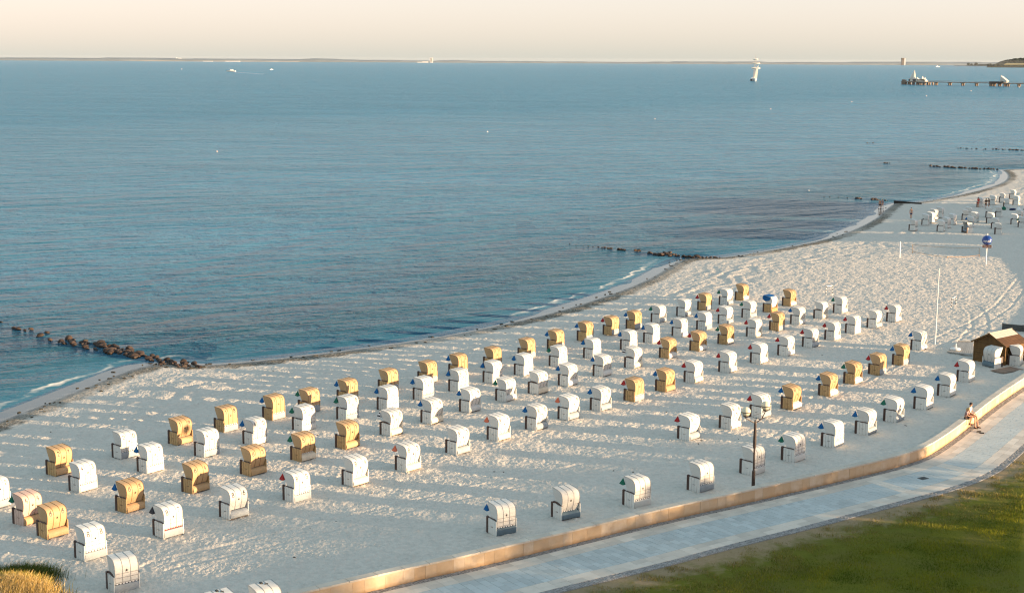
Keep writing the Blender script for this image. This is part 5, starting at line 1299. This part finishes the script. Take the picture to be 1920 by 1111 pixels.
# wooded headland at the right: ground with single crowns
HEADM = varied('headland_ground', (0.025,0.035,0.018), .95, .1, .5, .02, bstr=0); FIELD = varied('cut_field', (0.34,0.28,0.13), .9, .1, .1, .01, bstr=0)
DH = 6300
def headx(px, dd=0): return (px-960)/FPX*(DH+dd)
vs = []; fs = []; HH = [(1835,0),(1848,1.0),(1856,1.8),(1875,2.0),(1900,2.4),(1935,3.0),(2100,4),(2300,5)]
for i, (px, hh) in enumerate(HH): vs += [(headx(px), DH, -2), (headx(px), DH, 4 if hh else 1), (headx(px, 120), DH+120, (9+hh*1.5) if hh else 1.5), (headx(px+4, 330), DH+330, (22+hh*2) if hh > 1 else 2), (headx(px+14, 900), DH+900, (28+hh*3) if hh > 1 else 2), (headx(px+14, 910), DH+910, -2)]
for i in range(len(HH)-1):
    for j_ in range(5): k = 6*i; fs.append((k+j_, k+j_+1, k+6+j_+1, k+6+j_))
hd2 = build('headland', MB().add(vs, fs), HEADM); tag(hd2, kind='structure')
vs = [(headx(1868,120), DH+120, 12.0), (headx(2100,120), DH+120, 14), (headx(2100,200), DH+200, 19.5), (headx(1872,200), DH+200, 17.5)]; tag(build('field', MB().add([(x, y, z+1.2) for x, y, z in vs]+[(x, y, z-2) for x, y, z in vs], BOXF), FIELD), kind='structure')
LEAFD = varied('far_leaf', (0.026,0.038,0.020), .95, .1, .5, .05, bstr=0, per_obj=.4)
def crown_mesh(seed):
    r = random.Random(seed); bm = bmesh.new(); bmesh.ops.create_icosphere(bm, subdivisions=3, radius=1)
    cs = [Vector((r.uniform(-1,1), r.uniform(-1,1), r.uniform(-.3,1))).normalized() for _ in range(16)]
    for v_ in bm.verts: k = max(v_.co.dot(c_) for c_ in cs); v_.co *= .72+.35*k*k+r.uniform(-.06,.06)
    me = bpy.data.meshes.new('crown'); bm.to_mesh(me); bm.free(); return me
CRM = [crown_mesh(s) for s in range(5)]
def far_tree(x, y, z, r_, label, group):
    t_ = thing('tree', label, 'tree', (x, y, z), 0, group); c = link('crown', random.choice(CRM), LEAFD, t_); c.scale = (r_, r_, r_*.85); c.location.z = r_*1.0; c.rotation_euler.z = random.uniform(0, 6)
    build('trunk', MB().tube([(0,0,-2),(0,0,r_)], [r_*.09, r_*.05], 5), TIMB, t_)
for px, r_, lab in ((1802, 9, 'leftmost tall tree on the low far point'), (1808, 7, 'second tree from left on the low far point'), (1816.5, 10, 'third, rounded tree on the low far point')):
    D = 8300; x_ = (px-960)/FPX*D; far_tree(x_, D, 1, r_, lab, 'trees on the low far point')
ridge('low_point', (1796-960)/FPX*8320, (1880-960)/FPX*8320, 8320, lambda px: .7+3.9*max(0, min(1, (px-1815)/25))*(.8+.25*math.sin(px*.35)), HEADM, 31, step=12, depth=200)
r = random.Random(12); wood = MB()
def crown_into(x, y, z, rr):
    me = r.choice(CRM); a = r.uniform(0, 6); ca, sa_ = math.cos(a), math.sin(a)
    wood.add([(x+(v_.co.x*ca-v_.co.y*sa_)*rr, y+(v_.co.x*sa_+v_.co.y*ca)*rr, z+rr*.9+v_.co.z*rr*.9) for v_ in me.vertices], [tuple(p_.vertices) for p_ in me.polygons])
for px, prof in [(1853+i*2.2, None) for i in range(118)]:
    pf = np.interp(px, [1853,1858,1864,1875,1890,1905,1925,1990,2110], [6,9,12.5,15,17.5,18.5,20,22,24])
    for lay, yy in enumerate((230, 330, 430)):
        if lay > 0 and px < 1866: continue
        y = DH+yy+r.uniform(-25, 25); rr = r.uniform(8, 12); top = pf*(.72, .88, 1.0)[lay]/FPX*y-3+r.uniform(-3, 2)
        crown_into((px+r.uniform(-1,1)-960)/FPX*y, y, top-1.8*rr, rr)
        if top > 30 and lay: crown_into((px+r.uniform(-1,1)-960)/FPX*y, y-10, top-2.9*rr, rr)
for i in range(16): px = 1849+i*1.5; rr = r.uniform(6, 9); crown_into(headx(px), DH+40+r.uniform(-20,30), 1, rr)
for i in range(44): px = 1874+i*4.6; crown_into(headx(px), DH+35, 2, r.uniform(4, 6))
tag(build('headland_wood', wood, LEAFD), 'dark green wood covering the headland at the right edge', 'wood', kind='stuff')

# ------------------------------------------------------------------ trees and houses off to the right, whose shade falls on the beach
sa = math.atan2(-math.cos(SUN_AZ), math.sin(SUN_AZ)); SU = Vector((math.cos(sa), -math.sin(sa), 0)); SV = Vector((math.sin(sa), math.cos(sa), 0))
def uvp(u_, v_): return SU*u_+SV*v_
def leaf_tree(u_, v_, z0, z1, rad_, nleaf, label, dens=1.0):
    p = uvp(u_, v_); r = np.random.default_rng(int(u_*7+v_*13)); t_ = thing('beach_tree', label, 'tree', (p.x, p.y, PROM_Z-.05), 0, 'trees beside the promenade'); h = (z1-z0)
    build('trunk', MB().tube([(0,0,0),(.1,.05,z0*.6+.2),(.05,-.1,z0+h*.5)], [.22,.17,.08], 8), WOOD, t_)
    for k in range(5): a = k*1.26; build('limb', MB().tube([(.08,0,z0+h*.1),(math.cos(a)*rad_*.35, math.sin(a)*rad_*.35, z0+h*.35),(math.cos(a)*rad_*.6, math.sin(a)*rad_*.6, z0+h*.6)], [.08,.05,.02], 5), WOOD, t_)
    nc = max(8, int(nleaf/70)); C_ = r.normal(0, 1, (nc, 3)); C_ /= np.linalg.norm(C_, axis=1)[:, None]; C_ *= r.uniform(.35, .95, (nc, 1)); C_ *= [rad_, rad_, h/2]; C_ += [0, 0, z0+h/2]
    ci = r.integers(0, nc, nleaf); P_ = C_[ci]+r.normal(0, .16*rad_, (nleaf, 3))*[1,1,.8]; s_ = r.uniform(.08,.15, nleaf)[:, None]
    a = r.normal(0, 1, (nleaf, 3)); a /= np.linalg.norm(a, axis=1)[:, None]; b = np.cross(a, r.normal(0, 1, (nleaf, 3))); b /= np.linalg.norm(b, axis=1)[:, None]
    V = np.stack([P_-a*s_, P_+b*s_*.6, P_+a*s_, P_-b*s_*.6], 1).reshape(-1, 3)
    k_ = r.uniform(.6,1.3, nleaf)[:, None]; c = np.repeat(np.column_stack([np.array([[0.055,0.085,0.018]])*k_, np.ones(nleaf)]), 4, 0)
    link('crown', np_mesh('crown', V, np.arange(4*nleaf).reshape(-1, 4), {'Col': c}, False), BLADE, t_)
"""TREES"""
nt_ = 0; ORD += ['twenty-fourth', 'twenty-fifth']
for v_, u_, z0, z1, rr, nl in [(72,50,.2,7,3.4,5200),(67,54,.4,9,3.6,4600),(61.5,50,.2,8,3.4,4200),(56,56,.6,9.5,3.6,4000),(50,50,.4,9,3.6,4200),(44,54,.4,10,4,4200),(38,50,.4,9,4,4000),(31,52,.4,9,4.5,4000),(24,50,.4,9,4.5,4000),
                               ]+[(75+1.2*k, 45+1.2*(k%2), 4.3+.15*(k%3), 7.6+.35*((k*5)%3)-.08*k, 1.45, 1700) for k in range(13)]:
    nt_ += 1; leaf_tree(u_, v_, z0, z1*(1.35 if v_ < 74.5 else 1.0), rr, int(nl*(2.6 if v_ < 74.5 else 1.0)), '%s leafy tree from the near end of the row outside the picture' % ORD[nt_-1])
HWALL = varied('hotel_render', (0.60,0.56,0.50), .8, .2, .08, .3, bstr=0)
def house(u0, v0, v1, h_, dep, label):
    p = uvp(u0, (v0+v1)/2); t_ = thing('seaside_house', label, 'house', (p.x, p.y, PROM_Z), -sa); W_ = v1-v0
    build('wall', MB().box((dep/2, 0, h_/2), (dep, W_, h_)), HWALL, t_); build('roof', MB().box((dep/2, 0, h_+.25), (dep+1, W_+1, .5)), ROOF, t_)
    nf = max(1, int(h_//3)); nw = int(W_//3.5)
    for f__ in range(nf):
        for k in range(nw):
            y = -W_/2+(k+.5)*W_/nw; w_ = build('window', MB().box((-.03, y, 1.6+f__*3), (.08, 1.5, 1.5)), WHITEM, t_); build('pane', MB().box((-.06, y, 1.6+f__*3), (.06, 1.3, 1.3)), PGLASS, w_)
house(118, 191, 201, 12.5, 14, 'low rendered seaside house outside the picture, nearer of two')
house(128, 203, 214, 17, 16, 'taller rendered seaside house outside the picture, middle one')
house(150, 217, 228, 18.5, 16, 'tall rendered seaside house outside the picture, behind the middle one')
house(160, 234, 262, 21, 16, 'long rendered hotel outside the picture, farthest of the four')

# ------------------------------------------------------------------ air
hz = MB().box((300, 5200, 14), (12500, 12000, 31)); 
HAZE_D = 1.5e-5
m = bpy.data.materials.new('air'); m.use_nodes = True; t = m.node_tree; t.nodes.clear(); o_ = t.nodes.new('ShaderNodeOutputMaterial'); pv = t.nodes.new('ShaderNodeVolumePrincipled')
pv.inputs['Density'].default_value = HAZE_D; pv.inputs['Color'].default_value = (0.93,0.95,1.0,1); pv.inputs['Anisotropy'].default_value = 0.2
t.links.new(pv.outputs[0], o_.inputs['Volume'])

haze = link('haze', hz.mesh('haze'), m); tag(haze, kind='stuff')
